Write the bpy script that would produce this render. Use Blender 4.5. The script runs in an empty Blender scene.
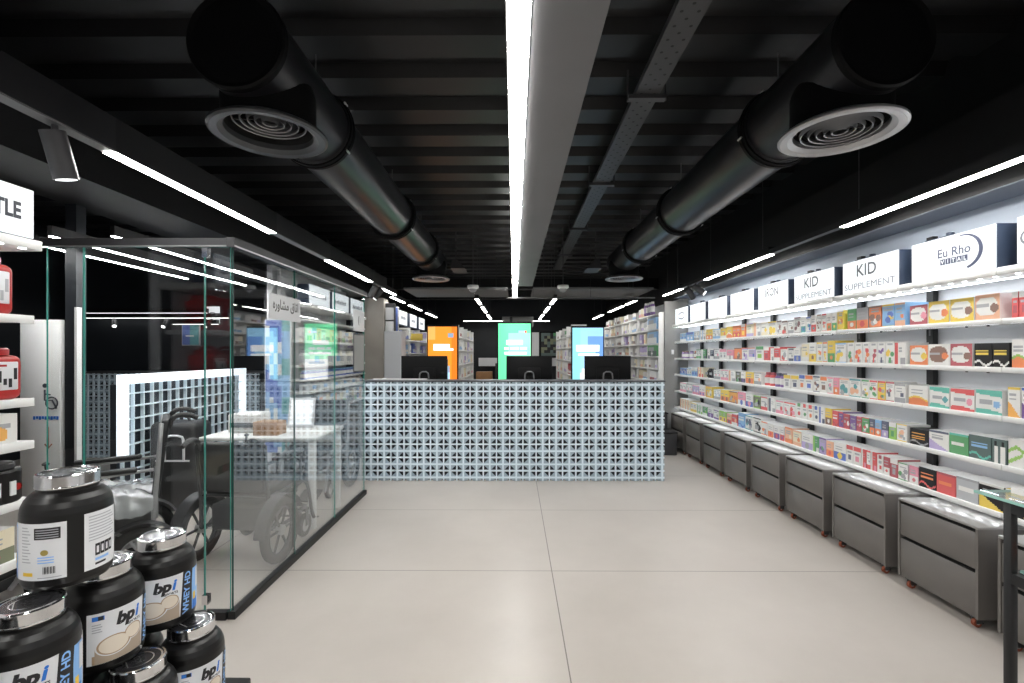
import bpy, bmesh, math, random
from mathutils import Vector, Matrix

R = random.Random(7)
S = bpy.context.scene
COL = S.collection

# ---------------------------------------------------------------- camera, world, exposure
cam_data = bpy.data.cameras.new('camera')
cam = bpy.data.objects.new('camera', cam_data)
COL.objects.link(cam)
S.camera = cam
cam_data.sensor_fit = 'HORIZONTAL'
cam_data.sensor_width = 36.0
cam_data.lens = 475.0 / 1024.0 * 36.0
YAW = 0.006
cam.location = (0.0, 0.0, 1.42)
cam.rotation_euler = (math.radians(90), 0.0, YAW)
cam_data.shift_x = -(514.0 - 512.0 - 475.0 * YAW) / 1024.0
cam_data.shift_y = (353.0 - 341.5) / 1024.0
cam_data.clip_start = 0.05
cam_data.clip_end = 100

world = bpy.data.worlds.new('daylight')
S.world = world
world.use_nodes = True
wb = world.node_tree.nodes['Background']
wb.inputs[0].default_value = (0.93, 0.96, 1.0, 1)
wb.inputs[1].default_value = 0.25

S.view_settings.view_transform = 'Standard'
S.view_settings.look = 'None'
S.view_settings.exposure = 0.7
S.view_settings.gamma = 1.0
S.view_settings.use_curve_mapping = False
S.cycles.max_bounces = 8
S.cycles.transparent_max_bounces = 16
S.cycles.sample_clamp_indirect = 4.0

STRIP = 34.0      # luminance of the linear lamps
SIGN = 0.74        # luminance of the sign lightboxes
LED = 30.0

# ---------------------------------------------------------------- materials
def lin(h):
    if isinstance(h, str):
        v = [int(h[i:i+2], 16) / 255.0 for i in (0, 2, 4)]
        return tuple(c / 12.92 if c <= 0.04045 else ((c + 0.055) / 1.055) ** 2.4 for c in v)
    return h

MATS = {}
def mat(name, color=(0.5, 0.5, 0.5), rough=0.5, metal=0.0, emit=0.0, spec=0.5, noise=0.0, scale=8.0, emit_color=None):
    if name in MATS:
        return MATS[name]
    m = bpy.data.materials.new(name)
    m.use_nodes = True
    nt = m.node_tree
    b = nt.nodes['Principled BSDF']
    c = lin(color)
    b.inputs['Base Color'].default_value = (*c, 1)
    b.inputs['Roughness'].default_value = rough
    b.inputs['Metallic'].default_value = metal
    b.inputs['Specular IOR Level'].default_value = spec
    if emit > 0:
        b.inputs['Emission Color'].default_value = (*(lin(emit_color) if emit_color else c), 1)
        b.inputs['Emission Strength'].default_value = emit
    if noise > 0:
        tc = nt.nodes.new('ShaderNodeTexCoord')
        n = nt.nodes.new('ShaderNodeTexNoise')
        n.inputs['Scale'].default_value = scale
        n.inputs['Detail'].default_value = 5
        nt.links.new(tc.outputs['Object'], n.inputs['Vector'])
        mr = nt.nodes.new('ShaderNodeMapRange')
        mr.inputs['From Min'].default_value = 0.3
        mr.inputs['From Max'].default_value = 0.7
        mr.inputs['To Min'].default_value = 1 - noise
        mr.inputs['To Max'].default_value = 1 + noise
        nt.links.new(n.outputs['Fac'], mr.inputs['Value'])
        mx = nt.nodes.new('ShaderNodeMix')
        mx.data_type = 'RGBA'
        mx.blend_type = 'MULTIPLY'
        mx.inputs[0].default_value = 1
        mx.inputs[6].default_value = (*c, 1)
        nt.links.new(mr.outputs[0], mx.inputs[7])
        nt.links.new(mx.outputs[2], b.inputs['Base Color'])
    MATS[name] = m
    return m

def floor_material():
    m = mat('porcelain_floor_tiles', 'c9c5bf', 0.32, spec=0.4)
    nt = m.node_tree
    b = nt.nodes['Principled BSDF']
    N = nt.nodes.new
    L = nt.links.new
    tc = N('ShaderNodeTexCoord')
    sp = N('ShaderNodeSeparateXYZ')
    L(tc.outputs['Object'], sp.inputs[0])
    def seam(sock, off, period, width):
        a = N('ShaderNodeMath'); a.operation = 'SUBTRACT'; L(sock, a.inputs[0]); a.inputs[1].default_value = off - period * 20
        f = N('ShaderNodeMath'); f.operation = 'MODULO'; L(a.outputs[0], f.inputs[0]); f.inputs[1].default_value = period
        g = N('ShaderNodeMath'); g.operation = 'LESS_THAN'; L(f.outputs[0], g.inputs[0]); g.inputs[1].default_value = width
        return g.outputs[0]
    sx = seam(sp.outputs['X'], 0.243, 2.4, 0.006)
    sy = seam(sp.outputs['Y'], 3.094, 1.2, 0.006)
    mxm = N('ShaderNodeMath'); mxm.operation = 'MAXIMUM'; L(sx, mxm.inputs[0]); L(sy, mxm.inputs[1])
    n1 = N('ShaderNodeTexNoise'); n1.inputs['Scale'].default_value = 0.9; n1.inputs['Detail'].default_value = 8; n1.inputs['Roughness'].default_value = 0.6
    L(tc.outputs['Object'], n1.inputs['Vector'])
    cr = N('ShaderNodeValToRGB')
    cr.color_ramp.elements[0].position = 0.3; cr.color_ramp.elements[0].color = (*lin('b6afa8'), 1)
    cr.color_ramp.elements[1].position = 0.7; cr.color_ramp.elements[1].color = (*lin('c5beb7'), 1)
    L(n1.outputs['Fac'], cr.inputs[0])
    mx = N('ShaderNodeMix'); mx.data_type = 'RGBA'
    L(mxm.outputs[0], mx.inputs[0]); L(cr.outputs[0], mx.inputs[6]); mx.inputs[7].default_value = (*lin('79746e'), 1)
    L(mx.outputs[2], b.inputs['Base Color'])
    rr = N('ShaderNodeMapRange'); rr.inputs['To Min'].default_value = 0.26; rr.inputs['To Max'].default_value = 0.42
    L(n1.outputs['Fac'], rr.inputs['Value']); L(rr.outputs[0], b.inputs['Roughness'])
    return m

def glass_material(name, tint, refl, rough=0.0):
    m = bpy.data.materials.new(name)
    m.use_nodes = True
    nt = m.node_tree
    nt.nodes.clear()
    out = nt.nodes.new('ShaderNodeOutputMaterial')
    tr = nt.nodes.new('ShaderNodeBsdfTransparent'); tr.inputs[0].default_value = (*tint, 1)
    gl = nt.nodes.new('ShaderNodeBsdfGlossy'); gl.inputs['Roughness'].default_value = rough
    gl.inputs['Color'].default_value = (0.95, 0.97, 1, 1)
    lw = nt.nodes.new('ShaderNodeLayerWeight'); lw.inputs[0].default_value = 0.5
    pw = nt.nodes.new('ShaderNodeMath'); pw.operation = 'POWER'; pw.inputs[1].default_value = 4.0
    fr = nt.nodes.new('ShaderNodeMapRange'); fr.inputs['To Min'].default_value = refl; fr.inputs['To Max'].default_value = 0.9
    nt.links.new(lw.outputs['Facing'], pw.inputs[0]); nt.links.new(pw.outputs[0], fr.inputs['Value'])
    mx = nt.nodes.new('ShaderNodeMixShader')
    nt.links.new(fr.outputs[0], mx.inputs[0]); nt.links.new(tr.outputs[0], mx.inputs[1]); nt.links.new(gl.outputs[0], mx.inputs[2])
    nt.links.new(mx.outputs[0], out.inputs[0])
    MATS[name] = m
    return m

M = {}
M['floor'] = floor_material()
M['deck'] = mat('black_painted_steel_deck', (0.0095, 0.0095, 0.0105), 0.45, spec=0.4, noise=0.15, scale=2)
M['blackpaint'] = mat('matt_black_paint', (0.005, 0.005, 0.006), 0.5, noise=0.2, scale=3)
M['duct'] = mat('black_duct_enamel', (0.008, 0.008, 0.010), 0.34, spec=0.5)
M['ductend'] = mat('black_duct_plate', (0.002, 0.002, 0.0025), 0.6, spec=0.15)
M['grille'] = mat('brushed_aluminium_ring', (0.42, 0.42, 0.43), 0.38, 0.75)
M['grille2'] = mat('dark_aluminium_ring', (0.07, 0.073, 0.078), 0.36, 0.6)
M['louvre'] = mat('louvre_ring_metal', (0.28, 0.28, 0.29), 0.35, 0.8)
M['darkgrey'] = mat('dark_grey_metal', (0.05, 0.05, 0.054), 0.45)
M['midgrey'] = mat('mid_grey_steel', (0.16, 0.16, 0.165), 0.45, 0.3)
M['soffit'] = mat('grey_soffit_paint', (0.15, 0.15, 0.155), 0.75, noise=0.05, scale=3)
M['raft'] = mat('grey_raft_panel', (0.15, 0.15, 0.15), 0.7)
M['white'] = mat('white_laminate', (0.85, 0.85, 0.84), 0.45)
M['wallwhite'] = mat('white_wall_paint', (0.77, 0.78, 0.80), 0.65, noise=0.03, scale=4)
M['grey_panel'] = mat('light_grey_panel', (0.25, 0.247, 0.24), 0.6, noise=0.04, scale=5)
M['beige'] = mat('warm_grey_plaster', (0.36, 0.335, 0.30), 0.7, noise=0.06, scale=5)
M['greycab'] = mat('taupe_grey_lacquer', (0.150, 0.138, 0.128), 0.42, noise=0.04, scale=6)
M['greycabtop'] = mat('taupe_grey_top', (0.27, 0.26, 0.245), 0.3, noise=0.04, scale=6)  # lacquer colour lightened on the top to imitate its reflection
M['gap'] = mat('dark_recess', (0.01, 0.01, 0.01), 0.7)
M['navy'] = mat('dark_blue_grey_metal', (0.045, 0.065, 0.11), 0.45)
M['lamp'] = mat('lamp_diffuser', (1, 1, 1), 0.5, emit=STRIP, emit_color=(1.0, 0.985, 0.95))
M['lamp_far'] = mat('lamp_diffuser_small', (1, 1, 1), 0.5, emit=14, emit_color=(1.0, 0.985, 0.95))
M['lamp_wall'] = mat('lamp_diffuser_wall', (1, 1, 1), .5, emit=2.2)
M['led'] = mat('led_lens', (1, 1, 1), 0.5, emit=LED, emit_color=(0.92, 0.96, 1.0))
M['ledstrip'] = mat('led_strip', (1, 1, 1), .5, emit=4.5, emit_color=(0.86, 0.92, 1.0))
M['signface'] = mat('lightbox_acrylic', (0.2, 0.2, 0.2), 0.5, spec=0.2, emit=SIGN, emit_color=(0.90, 0.96, 1.0))
M['signface_soft'] = mat('lightbox_acrylic_soft', (0.8, 0.8, 0.8), 0.4, emit=0.5, emit_color=(0.93, 0.97, 1.0))
M['signtext'] = mat('sign_lettering_grey', (0.035, 0.04, 0.055), 0.6)
M['signtext_mid'] = mat('sign_lettering_mid', (0.10, 0.105, 0.12), 0.6)
M['traymetal'] = mat('tray_galvanised_dark', (0.055, 0.055, 0.058), 0.45, 0.2)
M['signtext_pale'] = mat('sign_lettering_pale', (0.16, 0.17, 0.20), 0.6, emit=0.06)
M['signtext_faint'] = mat('sign_lettering_faint', (0.7, 0.7, 0.75), 0.6, emit=0.42, emit_color=(0.86, 0.86, 0.92))
M['logo'] = mat('sign_logo_blue_grey', (0.05, 0.06, 0.11), 0.6, emit=0.05)
M['barwhite'] = mat('block_rib_white', (0.80, 0.91, 0.99), 0.5)
M['blockgrey'] = mat('block_face_blue_grey', (0.40, 0.51, 0.59), 0.6)
M['blockdark'] = mat('block_opening_dark', (0.022, 0.034, 0.048), 0.7)
M['countertop'] = mat('dark_counter_slab', (0.10, 0.105, 0.115), 0.35)
M['screenblack'] = mat('black_monitor_plastic', (0.0025, 0.0025, 0.003), 0.6, spec=0.2)
M['chrome'] = mat('chrome', (0.75, 0.75, 0.76), 0.12, 1.0)
M['silver'] = mat('silver_paint', (0.55, 0.55, 0.55), 0.3, 0.7)
M['jar'] = mat('black_jar_plastic', (0.0042, 0.0040, 0.0040), 0.33, spec=0.4)
M['label'] = mat('label_paper_white', (0.72, 0.73, 0.75), 0.45)
M['labelblack'] = mat('label_black_print', (0.012, 0.012, 0.014), 0.45)
M['labelblue'] = mat('label_blue_print', (0.02, 0.17, 0.62), 0.45)
M['labelsky'] = mat('label_sky_print', (0.25, 0.48, 0.86), 0.45)
M['labelyellow'] = mat('label_yellow_print', (0.85, 0.55, 0.05), 0.45)
M['labelgrey'] = mat('label_grey_print', (0.40, 0.41, 0.44), 0.45)
M['cream'] = mat('label_cream_print', (0.74, 0.66, 0.55), 0.5)
M['tan'] = mat('label_tan_print', (0.40, 0.28, 0.18), 0.5)
M['gold'] = mat('gold_seal', (0.38, 0.30, 0.08), 0.4, 0.3)
M['tyre'] = mat('black_rubber', (0.014, 0.014, 0.014), 0.7)
M['vinyl'] = mat('black_vinyl', (0.016, 0.016, 0.017), 0.45)
M['chairframe'] = mat('silver_grey_tube', (0.42, 0.42, 0.43), 0.35, 0.4)
M['darkframe'] = mat('dark_grey_tube', (0.055, 0.055, 0.058), 0.4, 0.3)
M['orange_caster'] = mat('orange_caster_wheel', (0.30, 0.075, 0.035), 0.5)
M['locker'] = mat('locker_grey_enamel', (0.42, 0.43, 0.45), 0.55)
M['glass'] = glass_material('clear_partition_glass', (0.98, 0.99, 0.985), 0.04)
M['glassside'] = glass_material('clear_partition_glass_side', (0.98, 0.99, 0.985), 0.13)
M['beamunder'] = mat('blue_grey_beam_soffit', (0.22, 0.25, 0.30), 0.6)  # lit underside of the black beam put into a lighter colour
M['lamp_room'] = mat('lamp_diffuser_room', (1, 1, 1), .5, emit=55)
M['film'] = glass_material('clear_plastic_film', (0.80, 0.81, 0.81), 0.16, 0.22)
fm = MATS['clear_plastic_film'].node_tree
_o = fm.nodes['Material Output']; _d = fm.nodes.new('ShaderNodeBsdfDiffuse'); _d.inputs[0].default_value = (.8, .81, .82, 1)
_m = fm.nodes.new('ShaderNodeMixShader'); _m.inputs[0].default_value = .26
fm.links.new(_o.inputs[0].links[0].from_socket, _m.inputs[1]); fm.links.new(_d.outputs[0], _m.inputs[2]); fm.links.new(_m.outputs[0], _o.inputs[0])
M['glassedge'] = mat('green_glass_edge', (0.06, 0.31, 0.26), 0.15, spec=0.8)
M['glassedgedark'] = mat('dark_green_glass_edge', (0.012, 0.06, 0.05), 0.2, spec=0.8)
M['tableglass'] = mat('green_table_glass', (0.35, 0.62, 0.55), 0.1, spec=0.8)
M['cardboard'] = mat('brown_cardboard', (0.42, 0.23, 0.11), 0.8, noise=0.1)
M['darkwall'] = mat('charcoal_wall', (0.018, 0.021, 0.026), 0.45, noise=0.2, scale=2)
M['redtub'] = mat('red_tub_plastic', (0.40, 0.014, 0.012), 0.35)
M['whiteprint'] = mat('white_frame_light', (0.9, 0.93, 1.0), 0.4, emit=0.8, emit_color=(0.85, 0.93, 1.0))

PAL = dict(white='ecebe8', grey='9b9ca1', silver='b9bcc0', black='1c1b1e', navy='24305c', blue='2b5cc0', sky='7db4e3', teal='2f9aa0',
           mint='3fb8a4', forest='12453f', green='2f9a4c', lime='8cc63c', olive='5d6434', yellow='f2cf1f', amber='f0a81c', orange='ee7a22',
           peach='f0b48c', cream='efe3c4', red='dc2a2a', crimson='b01c36', maroon='6a1426', pink='ec8fa8', rose='e26a78', lilac='b9a7d8',
           purple='6b3592', brown='7a4a32', text='a7a8ad')
def pal(n):
    if 'print_' + n not in MATS:
        c = lin(PAL[n])
        return mat('print_' + n, tuple(v*.86 + .14*.8 for v in c) if n not in ('black', 'white') else c, 0.42)
    return MATS['print_' + n]

# ---------------------------------------------------------------- mesh builder
class MB:
    def __init__(self):
        self.v, self.f, self.m, self.s = [], [], [], []
        self.mats = []
    def mi(self, m):
        if isinstance(m, str):
            m = M[m]
        if m not in self.mats:
            self.mats.append(m)
        return self.mats.index(m)
    def add(self, vs, fs, m, smooth=False):
        o = len(self.v)
        k = self.mi(m)
        self.v += [tuple(p) for p in vs]
        for f in fs:
            self.f.append([i + o for i in f]); self.m.append(k); self.s.append(smooth)
        return o
    def quad(self, a, b, c, d, m):
        self.add([a, b, c, d], [[0, 1, 2, 3]], m)
    def box(self, x0, x1, y0, y1, z0, z1, m):
        v = [(x0,y0,z0),(x1,y0,z0),(x1,y1,z0),(x0,y1,z0),(x0,y0,z1),(x1,y0,z1),(x1,y1,z1),(x0,y1,z1)]
        self.add(v, [[3,2,1,0],[4,5,6,7],[0,1,5,4],[1,2,6,5],[2,3,7,6],[3,0,4,7]], m)
    def rbox(self, x0, x1, y0, y1, z0, z1, m, r=0.005, seg=2, smooth=True, xf=None):
        bm = bmesh.new()
        bmesh.ops.create_cube(bm, size=1)
        for v in bm.verts:
            v.co = Vector(((x0+x1)/2 + v.co.x*(x1-x0), (y0+y1)/2 + v.co.y*(y1-y0), (z0+z1)/2 + v.co.z*(z1-z0)))
        bmesh.ops.bevel(bm, geom=bm.edges[:], offset=r, segments=seg, profile=0.5, affect='EDGES')
        bm.verts.index_update()
        vs = [v.co.copy() for v in bm.verts]
        if xf is not None:
            vs = [xf @ v for v in vs]
        self.add(vs, [[v.index for v in f.verts] for f in bm.faces], m, smooth)
        bm.free()
    def lathe(self, prof, m, seg=32, center=(0,0,0), axis='Z', smooth=True, closed=False):
        """prof: list of (radius, height[, material])"""
        cx, cy, cz = center
        ring = []
        for p in prof:
            r, h = p[0], p[1]
            pts = []
            for i in range(seg):
                a = 2*math.pi*i/seg
                c, s = math.cos(a)*r, math.sin(a)*r
                if axis == 'Z': pts.append((cx+c, cy+s, cz+h))
                elif axis == 'Y': pts.append((cx+c, cy+h, cz-s))
                else: pts.append((cx+h, cy+c, cz+s))
            ring.append(pts)
        n = len(prof)
        for j in range(n if closed else n-1):
            q = (j+1) % n
            mm = prof[j][2] if len(prof[j]) > 2 else m
            vs = ring[j] + ring[q]
            self.add(vs, [[i, (i+1)%seg, seg+(i+1)%seg, seg+i] for i in range(seg)], mm, smooth)
    def disc(self, r, h, m, seg=32, center=(0,0,0), axis='Z', up=True):
        cx, cy, cz = center
        pts = []
        for i in range(seg):
            a = 2*math.pi*i/seg
            c, s = math.cos(a)*r, math.sin(a)*r
            if axis == 'Z': pts.append((cx+c, cy+s, cz+h))
            elif axis == 'Y': pts.append((cx+c, cy+h, cz-s))
            else: pts.append((cx+h, cy+c, cz+s))
        idx = list(range(seg))
        self.add(pts, [idx if up else idx[::-1]], m)
    def cyl(self, p0, p1, r0, m, r1=None, seg=12, caps=True, smooth=True):
        r1 = r0 if r1 is None else r1
        p0, p1 = Vector(p0), Vector(p1)
        d = (p1-p0).normalized()
        u = d.orthogonal().normalized(); w = d.cross(u)
        a = [p0 + (u*math.cos(2*math.pi*i/seg) + w*math.sin(2*math.pi*i/seg))*r0 for i in range(seg)]
        b = [p1 + (u*math.cos(2*math.pi*i/seg) + w*math.sin(2*math.pi*i/seg))*r1 for i in range(seg)]
        self.add(a+b, [[i, (i+1)%seg, seg+(i+1)%seg, seg+i] for i in range(seg)], m, smooth)
        if caps:
            self.add(a, [list(range(seg))[::-1]], m)
            self.add(b, [list(range(seg))], m)
    def tube(self, pts, r, m, seg=8, closed=False, sub=0):
        P = [Vector(p) for p in pts]
        for _ in range(sub):                        # corner cutting
            Q = []
            n = len(P)
            for i in range(n if closed else n-1):
                a, b = P[i], P[(i+1) % n]
                Q += [a.lerp(b, 0.25), a.lerp(b, 0.75)]
            P = Q if closed else [P[0]] + Q + [P[-1]]
        n = len(P)
        vs = []
        u = None
        for i in range(n):
            if closed: d = (P[(i+1)%n]-P[i-1]).normalized()
            else: d = (P[min(i+1,n-1)]-P[max(i-1,0)]).normalized()
            if u is None: u = d.orthogonal().normalized()
            u = (u - d*u.dot(d)).normalized()
            w = d.cross(u)
            vs += [P[i] + (u*math.cos(2*math.pi*k/seg) + w*math.sin(2*math.pi*k/seg))*r for k in range(seg)]
        fs = []
        for i in range(n if closed else n-1):
            j = (i+1) % n
            fs += [[i*seg+k, i*seg+(k+1)%seg, j*seg+(k+1)%seg, j*seg+k] for k in range(seg)]
        if not closed:
            fs += [list(range(seg))[::-1], [(n-1)*seg+k for k in range(seg)]]
        self.add(vs, fs, m, True)
    def torus(self, c, R_, r, m, axis='Z', seg=32, rs=8):
        prof = [(R_ + r*math.cos(2*math.pi*k/rs), r*math.sin(2*math.pi*k/rs)) for k in range(rs)]
        self.lathe(prof, m, seg, c, axis, True, closed=True)
    def prism(self, poly, z0, z1, m, plane='XY', smooth=False):
        """extrude a 2D polygon; plane gives the two axes of the polygon"""
        def P(a, b, c):
            return (a, b, c) if plane == 'XY' else (a, c, b) if plane == 'XZ' else (c, a, b)
        n = len(poly)
        A = [P(a, b, z0) for a, b in poly]; B = [P(a, b, z1) for a, b in poly]
        self.add(A, [list(range(n))[::-1]], m); self.add(B, [list(range(n))], m)
        self.add(A+B, [[i, (i+1)%n, n+(i+1)%n, n+i] for i in range(n)], m, smooth)
    def text(self, body, size, origin, xd, yd, m, bold=0.0, shear=0.0, depth=0.001, align='CENTER', sx=1.0, warp=None):
        vs, fs = text_mesh(body, size, bold, shear, align)
        xd, yd = Vector(xd), Vector(yd); nd = xd.cross(yd); o = Vector(origin)
        if warp: pts = [warp(x*sx, y) for x, y in vs]
        else: pts = [o + xd*(x*sx) + yd*y + nd*depth for x, y in vs]
        self.add(pts, fs, m)
    def build(self, name, parent=None, shift=True, recalc=False):
        off = Vector((0,0,0))
        if parent is not None and shift:
            p = parent
            while p is not None:
                off += p.location; p = p.parent
        me = bpy.data.meshes.new(name)
        me.from_pydata([tuple(Vector(v)-off) for v in self.v], [], self.f)
        for mm in self.mats: me.materials.append(mm)
        me.polygons.foreach_set('material_index', self.m)
        me.polygons.foreach_set('use_smooth', self.s)
        me.update()
        if recalc:
            bm = bmesh.new(); bm.from_mesh(me); bmesh.ops.recalc_face_normals(bm, faces=bm.faces[:]); bm.to_mesh(me); bm.free()
        o = bpy.data.objects.new(name, me)
        COL.objects.link(o)
        if parent is not None: o.parent = parent
        return o

_TXT = {}
def text_mesh(body, size, bold, shear, align):
    key = (body, size, bold, shear, align)
    if key in _TXT: return _TXT[key]
    c = bpy.data.curves.new('text_source', 'FONT')
    c.body = body; c.size = size; c.offset = bold; c.shear = shear; c.align_x = align; c.resolution_u = 3
    o = bpy.data.objects.new('text_source', c)
    COL.objects.link(o)
    dg = bpy.context.evaluated_depsgraph_get()
    dg.update()
    me = bpy.data.meshes.new_from_object(o.evaluated_get(dg))
    out = ([(v.co.x, v.co.y) for v in me.vertices], [list(p.vertices) for p in me.polygons])
    bpy.data.objects.remove(o); bpy.data.curves.remove(c); bpy.data.meshes.remove(me)
    _TXT[key] = out
    return out

# ---------------------------------------------------------------- things
def tag(o, label, cat, group=None, kind=None):
    o['label'] = label; o['category'] = cat
    if group: o['group'] = group
    if kind: o['kind'] = kind
    return o
def thing(name, label, cat, loc=(0,0,0), rz=0.0, group=None):
    o = bpy.data.objects.new(name, None)
    o.empty_display_size = 0.1
    o.location = loc; o.rotation_euler = (0, 0, rz)
    COL.objects.link(o)
    return tag(o, label, cat, group)
def structure(o):
    o['kind'] = 'structure'
    return o
def dup(root, loc=None, rz=None, label=None, group=None):
    kids = {}
    for o in bpy.data.objects:
        if o.parent: kids.setdefault(o.parent, []).append(o)
    def cp(o, par):
        c = o.copy(); COL.objects.link(c)
        if par is not None: c.parent = par
        for ch in kids.get(o, []): cp(ch, c)
        return c
    r = cp(root, None)
    if loc is not None: r.location = loc
    if rz is not None: r.rotation_euler = (0, 0, rz)
    if label: r['label'] = label
    if group: r['group'] = group
    return r
ORD = ['first','second','third','fourth','fifth','sixth','seventh','eighth','ninth','tenth','eleventh','twelfth','thirteenth','fourteenth','fifteenth','sixteenth','seventeenth','eighteenth','nineteenth','twentieth']

# ---------------------------------------------------------------- room shell
Y0, Y1 = -4.6, 14.0
XL, XR, ZC = -6.6, 2.70, 3.16
b = MB(); b.box(XL-.1, XR+.1, Y0, Y1, -.1, 0, 'floor'); structure(b.build('floor'))
b = MB(); b.box(XR, XR+.1, Y0, Y1, 0, 2.3, 'wallwhite'); b.box(XR, XR+.1, Y0, Y1, 2.3, 3.4, 'blackpaint'); structure(b.build('wall_right'))
b = MB(); b.box(XL-.1, XL, Y0, Y1, 0, 3.4, 'darkwall'); structure(b.build('wall_left'))
b = MB(); b.box(XL, XR, Y1, Y1+.1, 0, 3.4, 'darkwall'); structure(b.build('wall_back'))
b = MB(); b.box(XL, XR, Y0-.1, Y0, 0, 3.4, 'grey_panel'); structure(b.build('wall_front'))
b = MB(); b.box(-3.2, -3.1, Y0, 1.95, 0, 3.1, 'wallwhite') if False else b.box(-2.44, -2.40, Y0, -1.2, 0, 2.4, 'wallwhite'); structure(b.build('wall_entrance_left'))
# trapezoidal steel deck, ribs running across the shop
b = MB()
pts = []
y = Y0
while y < Y1:
    pts += [(y, ZC), (y+.20, ZC), (y+.235, ZC+.075), (y+.365, ZC+.075)]
    y += .40
n = len(pts)
b.add([(XL, p[0], p[1]) for p in pts] + [(XR, p[0], p[1]) for p in pts], [[i, i+1, n+i+1, n+i] for i in range(n-1)], 'deck')
b.box(XL, XR, Y0, Y1, ZC+.09, ZC+.2, 'blackpaint')
structure(b.build('ceiling'))
M['fascia'] = mat('blue_grey_fascia_board', (0.47, 0.53, 0.62), 0.6)  # dim bluish light on the white wall, put into an added board's colour
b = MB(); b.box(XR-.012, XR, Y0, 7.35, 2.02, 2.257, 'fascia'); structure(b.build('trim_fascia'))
# boxed-in black beams over the two shelf walls
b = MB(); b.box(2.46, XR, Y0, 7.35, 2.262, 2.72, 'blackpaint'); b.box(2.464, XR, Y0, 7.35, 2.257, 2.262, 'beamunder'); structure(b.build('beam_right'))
b = MB(); b.box(-3.25, -2.66, Y0, 12.5, 2.5, 2.76, 'deck'); structure(b.build('beam_left'))
# shallow cross beams deeper in the shop
for i, (yy, z) in enumerate(((8.9, 2.62), (10.6, 2.62))):
    b = MB(); b.box(-2.6, XR, yy, yy+.14, z, z+.2, 'blackpaint'); structure(b.build('beam_cross.%03d' % i))
# centre soffit
b = MB(); b.box(-.022, .245, -4.4, 6.35, 2.312, 2.40, 'soffit'); structure(b.build('trim_soffit'))
# pillar walls that close both shelf runs
b = MB(); b.box(2.33, 2.54, 7.35, 7.40, 0, 2.22, 'grey_panel'); b.box(2.54, XR, 7.38, 7.42, 0, 2.22, 'grey_panel'); structure(b.build('wall_return_right'))
b = MB(); b.box(-2.33, -2.02, 7.35, 7.62, 0, 2.27, 'beige'); structure(b.build('column_left'))
b = MB(); b.box(-6.55, -2.75, 6.95, 7.05, 0, 3.1, 'darkwall'); structure(b.build('wall_partition_dark'))
b = MB(); b.box(-2.74, -2.68, 5.25, 7.35, 0, 2.4, 'wallwhite'); structure(b.build('wall_side_left'))
b = MB(); b.box(-2.40, -2.34, -1.2, 1.95, 0, 2.4, 'wallwhite'); structure(b.build('wall_near_left'))

# ---------------------------------------------------------------- ducts
def duct(x, label, rings, open_damper):
    t = thing('spiral_air_duct', label, 'air duct', (x, 1.96, 2.72))
    r = .20
    b = MB()
    prof = [(r, 1.96), (r, 2.72), (r+.012, 2.725), (r+.012, 2.78), (r, 2.785), (r, 4.35), (r*.97, 4.42), (r*.97, 5.7), (r*.93, 5.78), (r*.93, 6.9)]
    b.lathe(prof, 'duct', 48, (x, 0, 2.72), 'Y')
    b.build('duct_tube', t, recalc=False)
    b = MB(); b.lathe([(.0, 1.962), (r-.02, 1.962), (r, 1.955), (r+.008, 1.965), (r+.008, 1.99), (r, 2.0)], 'ductend', 48, (x, 0, 2.72), 'Y'); b.build('end_cap', t)
    b = MB(); b.lathe([(r*.93, 6.9), (.17, 6.95), (.0, 7.02)], 'ductend', 32, (x, 0, 2.72), 'Y'); b.build('tail_cap', t)
    for yy, rr in rings:
        c = MB()
        c.lathe([(rr, yy-.035), (rr+.022, yy-.03), (rr+.022, yy-.006), (rr+.028, yy-.004), (rr+.028, yy+.004), (rr+.022, yy+.006), (rr+.022, yy+.03), (rr, yy+.035)], 'ductend', 48, (x, 0, 2.72), 'Y')
        ring = c.build('clamp_collar', t)
        for a in (-.6, .7, 2.0, 3.4):
            d = MB(); px, pz = x + math.cos(a)*(rr+.03), 2.72 + math.sin(a)*(rr+.03)
            d.cyl((px, yy-.02, pz), (px, yy+.02, pz), .006, 'silver', seg=8); d.build('bolt', ring)
        d = MB(); d.cyl((x, yy, 2.72+rr+.02), (x, yy, ZC), .004, 'midgrey', seg=6); d.build('hanger_rod', t)
    for cy in (2.24, 6.62):
        far = cy > 4
        b = MB()
        b.lathe([(.205, .04), (.205, .20), (.19, .26)], 'ductend', 40, (x, cy, 2.44), 'Z')
        b.lathe([(.0, .15), (.197, .15), (.197, .04)], 'gap', 40, (x, cy, 2.44), 'Z')
        neck = b.build('diffuser_neck', t)
        b = MB()
        g = 'grille2' if open_damper and not far else 'grille'
        b.lathe([(.19, .045), (.192, .02), (.215, .004), (.245, .0), (.257, .006), (.257, .016), (.235, .03), (.205, .045)], g, 56, (x, cy, 2.44), 'Z')
        fl = b.build('diffuser_flange', t)
        lift = .065 if open_damper and not far else .018
        for rr in (.155, .122, .09, .058, .028):
            d = MB(); d.lathe([(rr, 0), (rr+.005, -.003), (rr+.010, .016), (rr+.006, .018)], 'louvre', 40, (x, cy, 2.44+lift), 'Z', closed=True); d.build('louvre_ring', fl)
        d = MB(); d.box(x-.17, x+.17, cy-.006, cy+.006, 2.44+lift+.02, 2.44+lift+.035, 'darkgrey'); d.box(x-.006, x+.006, cy-.17, cy+.17, 2.44+lift+.02, 2.44+lift+.035, 'darkgrey'); d.build('louvre_bracket', fl)
        if open_damper and not far:
            d = MB(); d.lathe([(.165, 0), (.165, .08), (.15, .1)], 'duct', 40, (x, cy, 2.44+lift+.02), 'Z'); d.build('damper_drum', fl)
    return t
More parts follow.
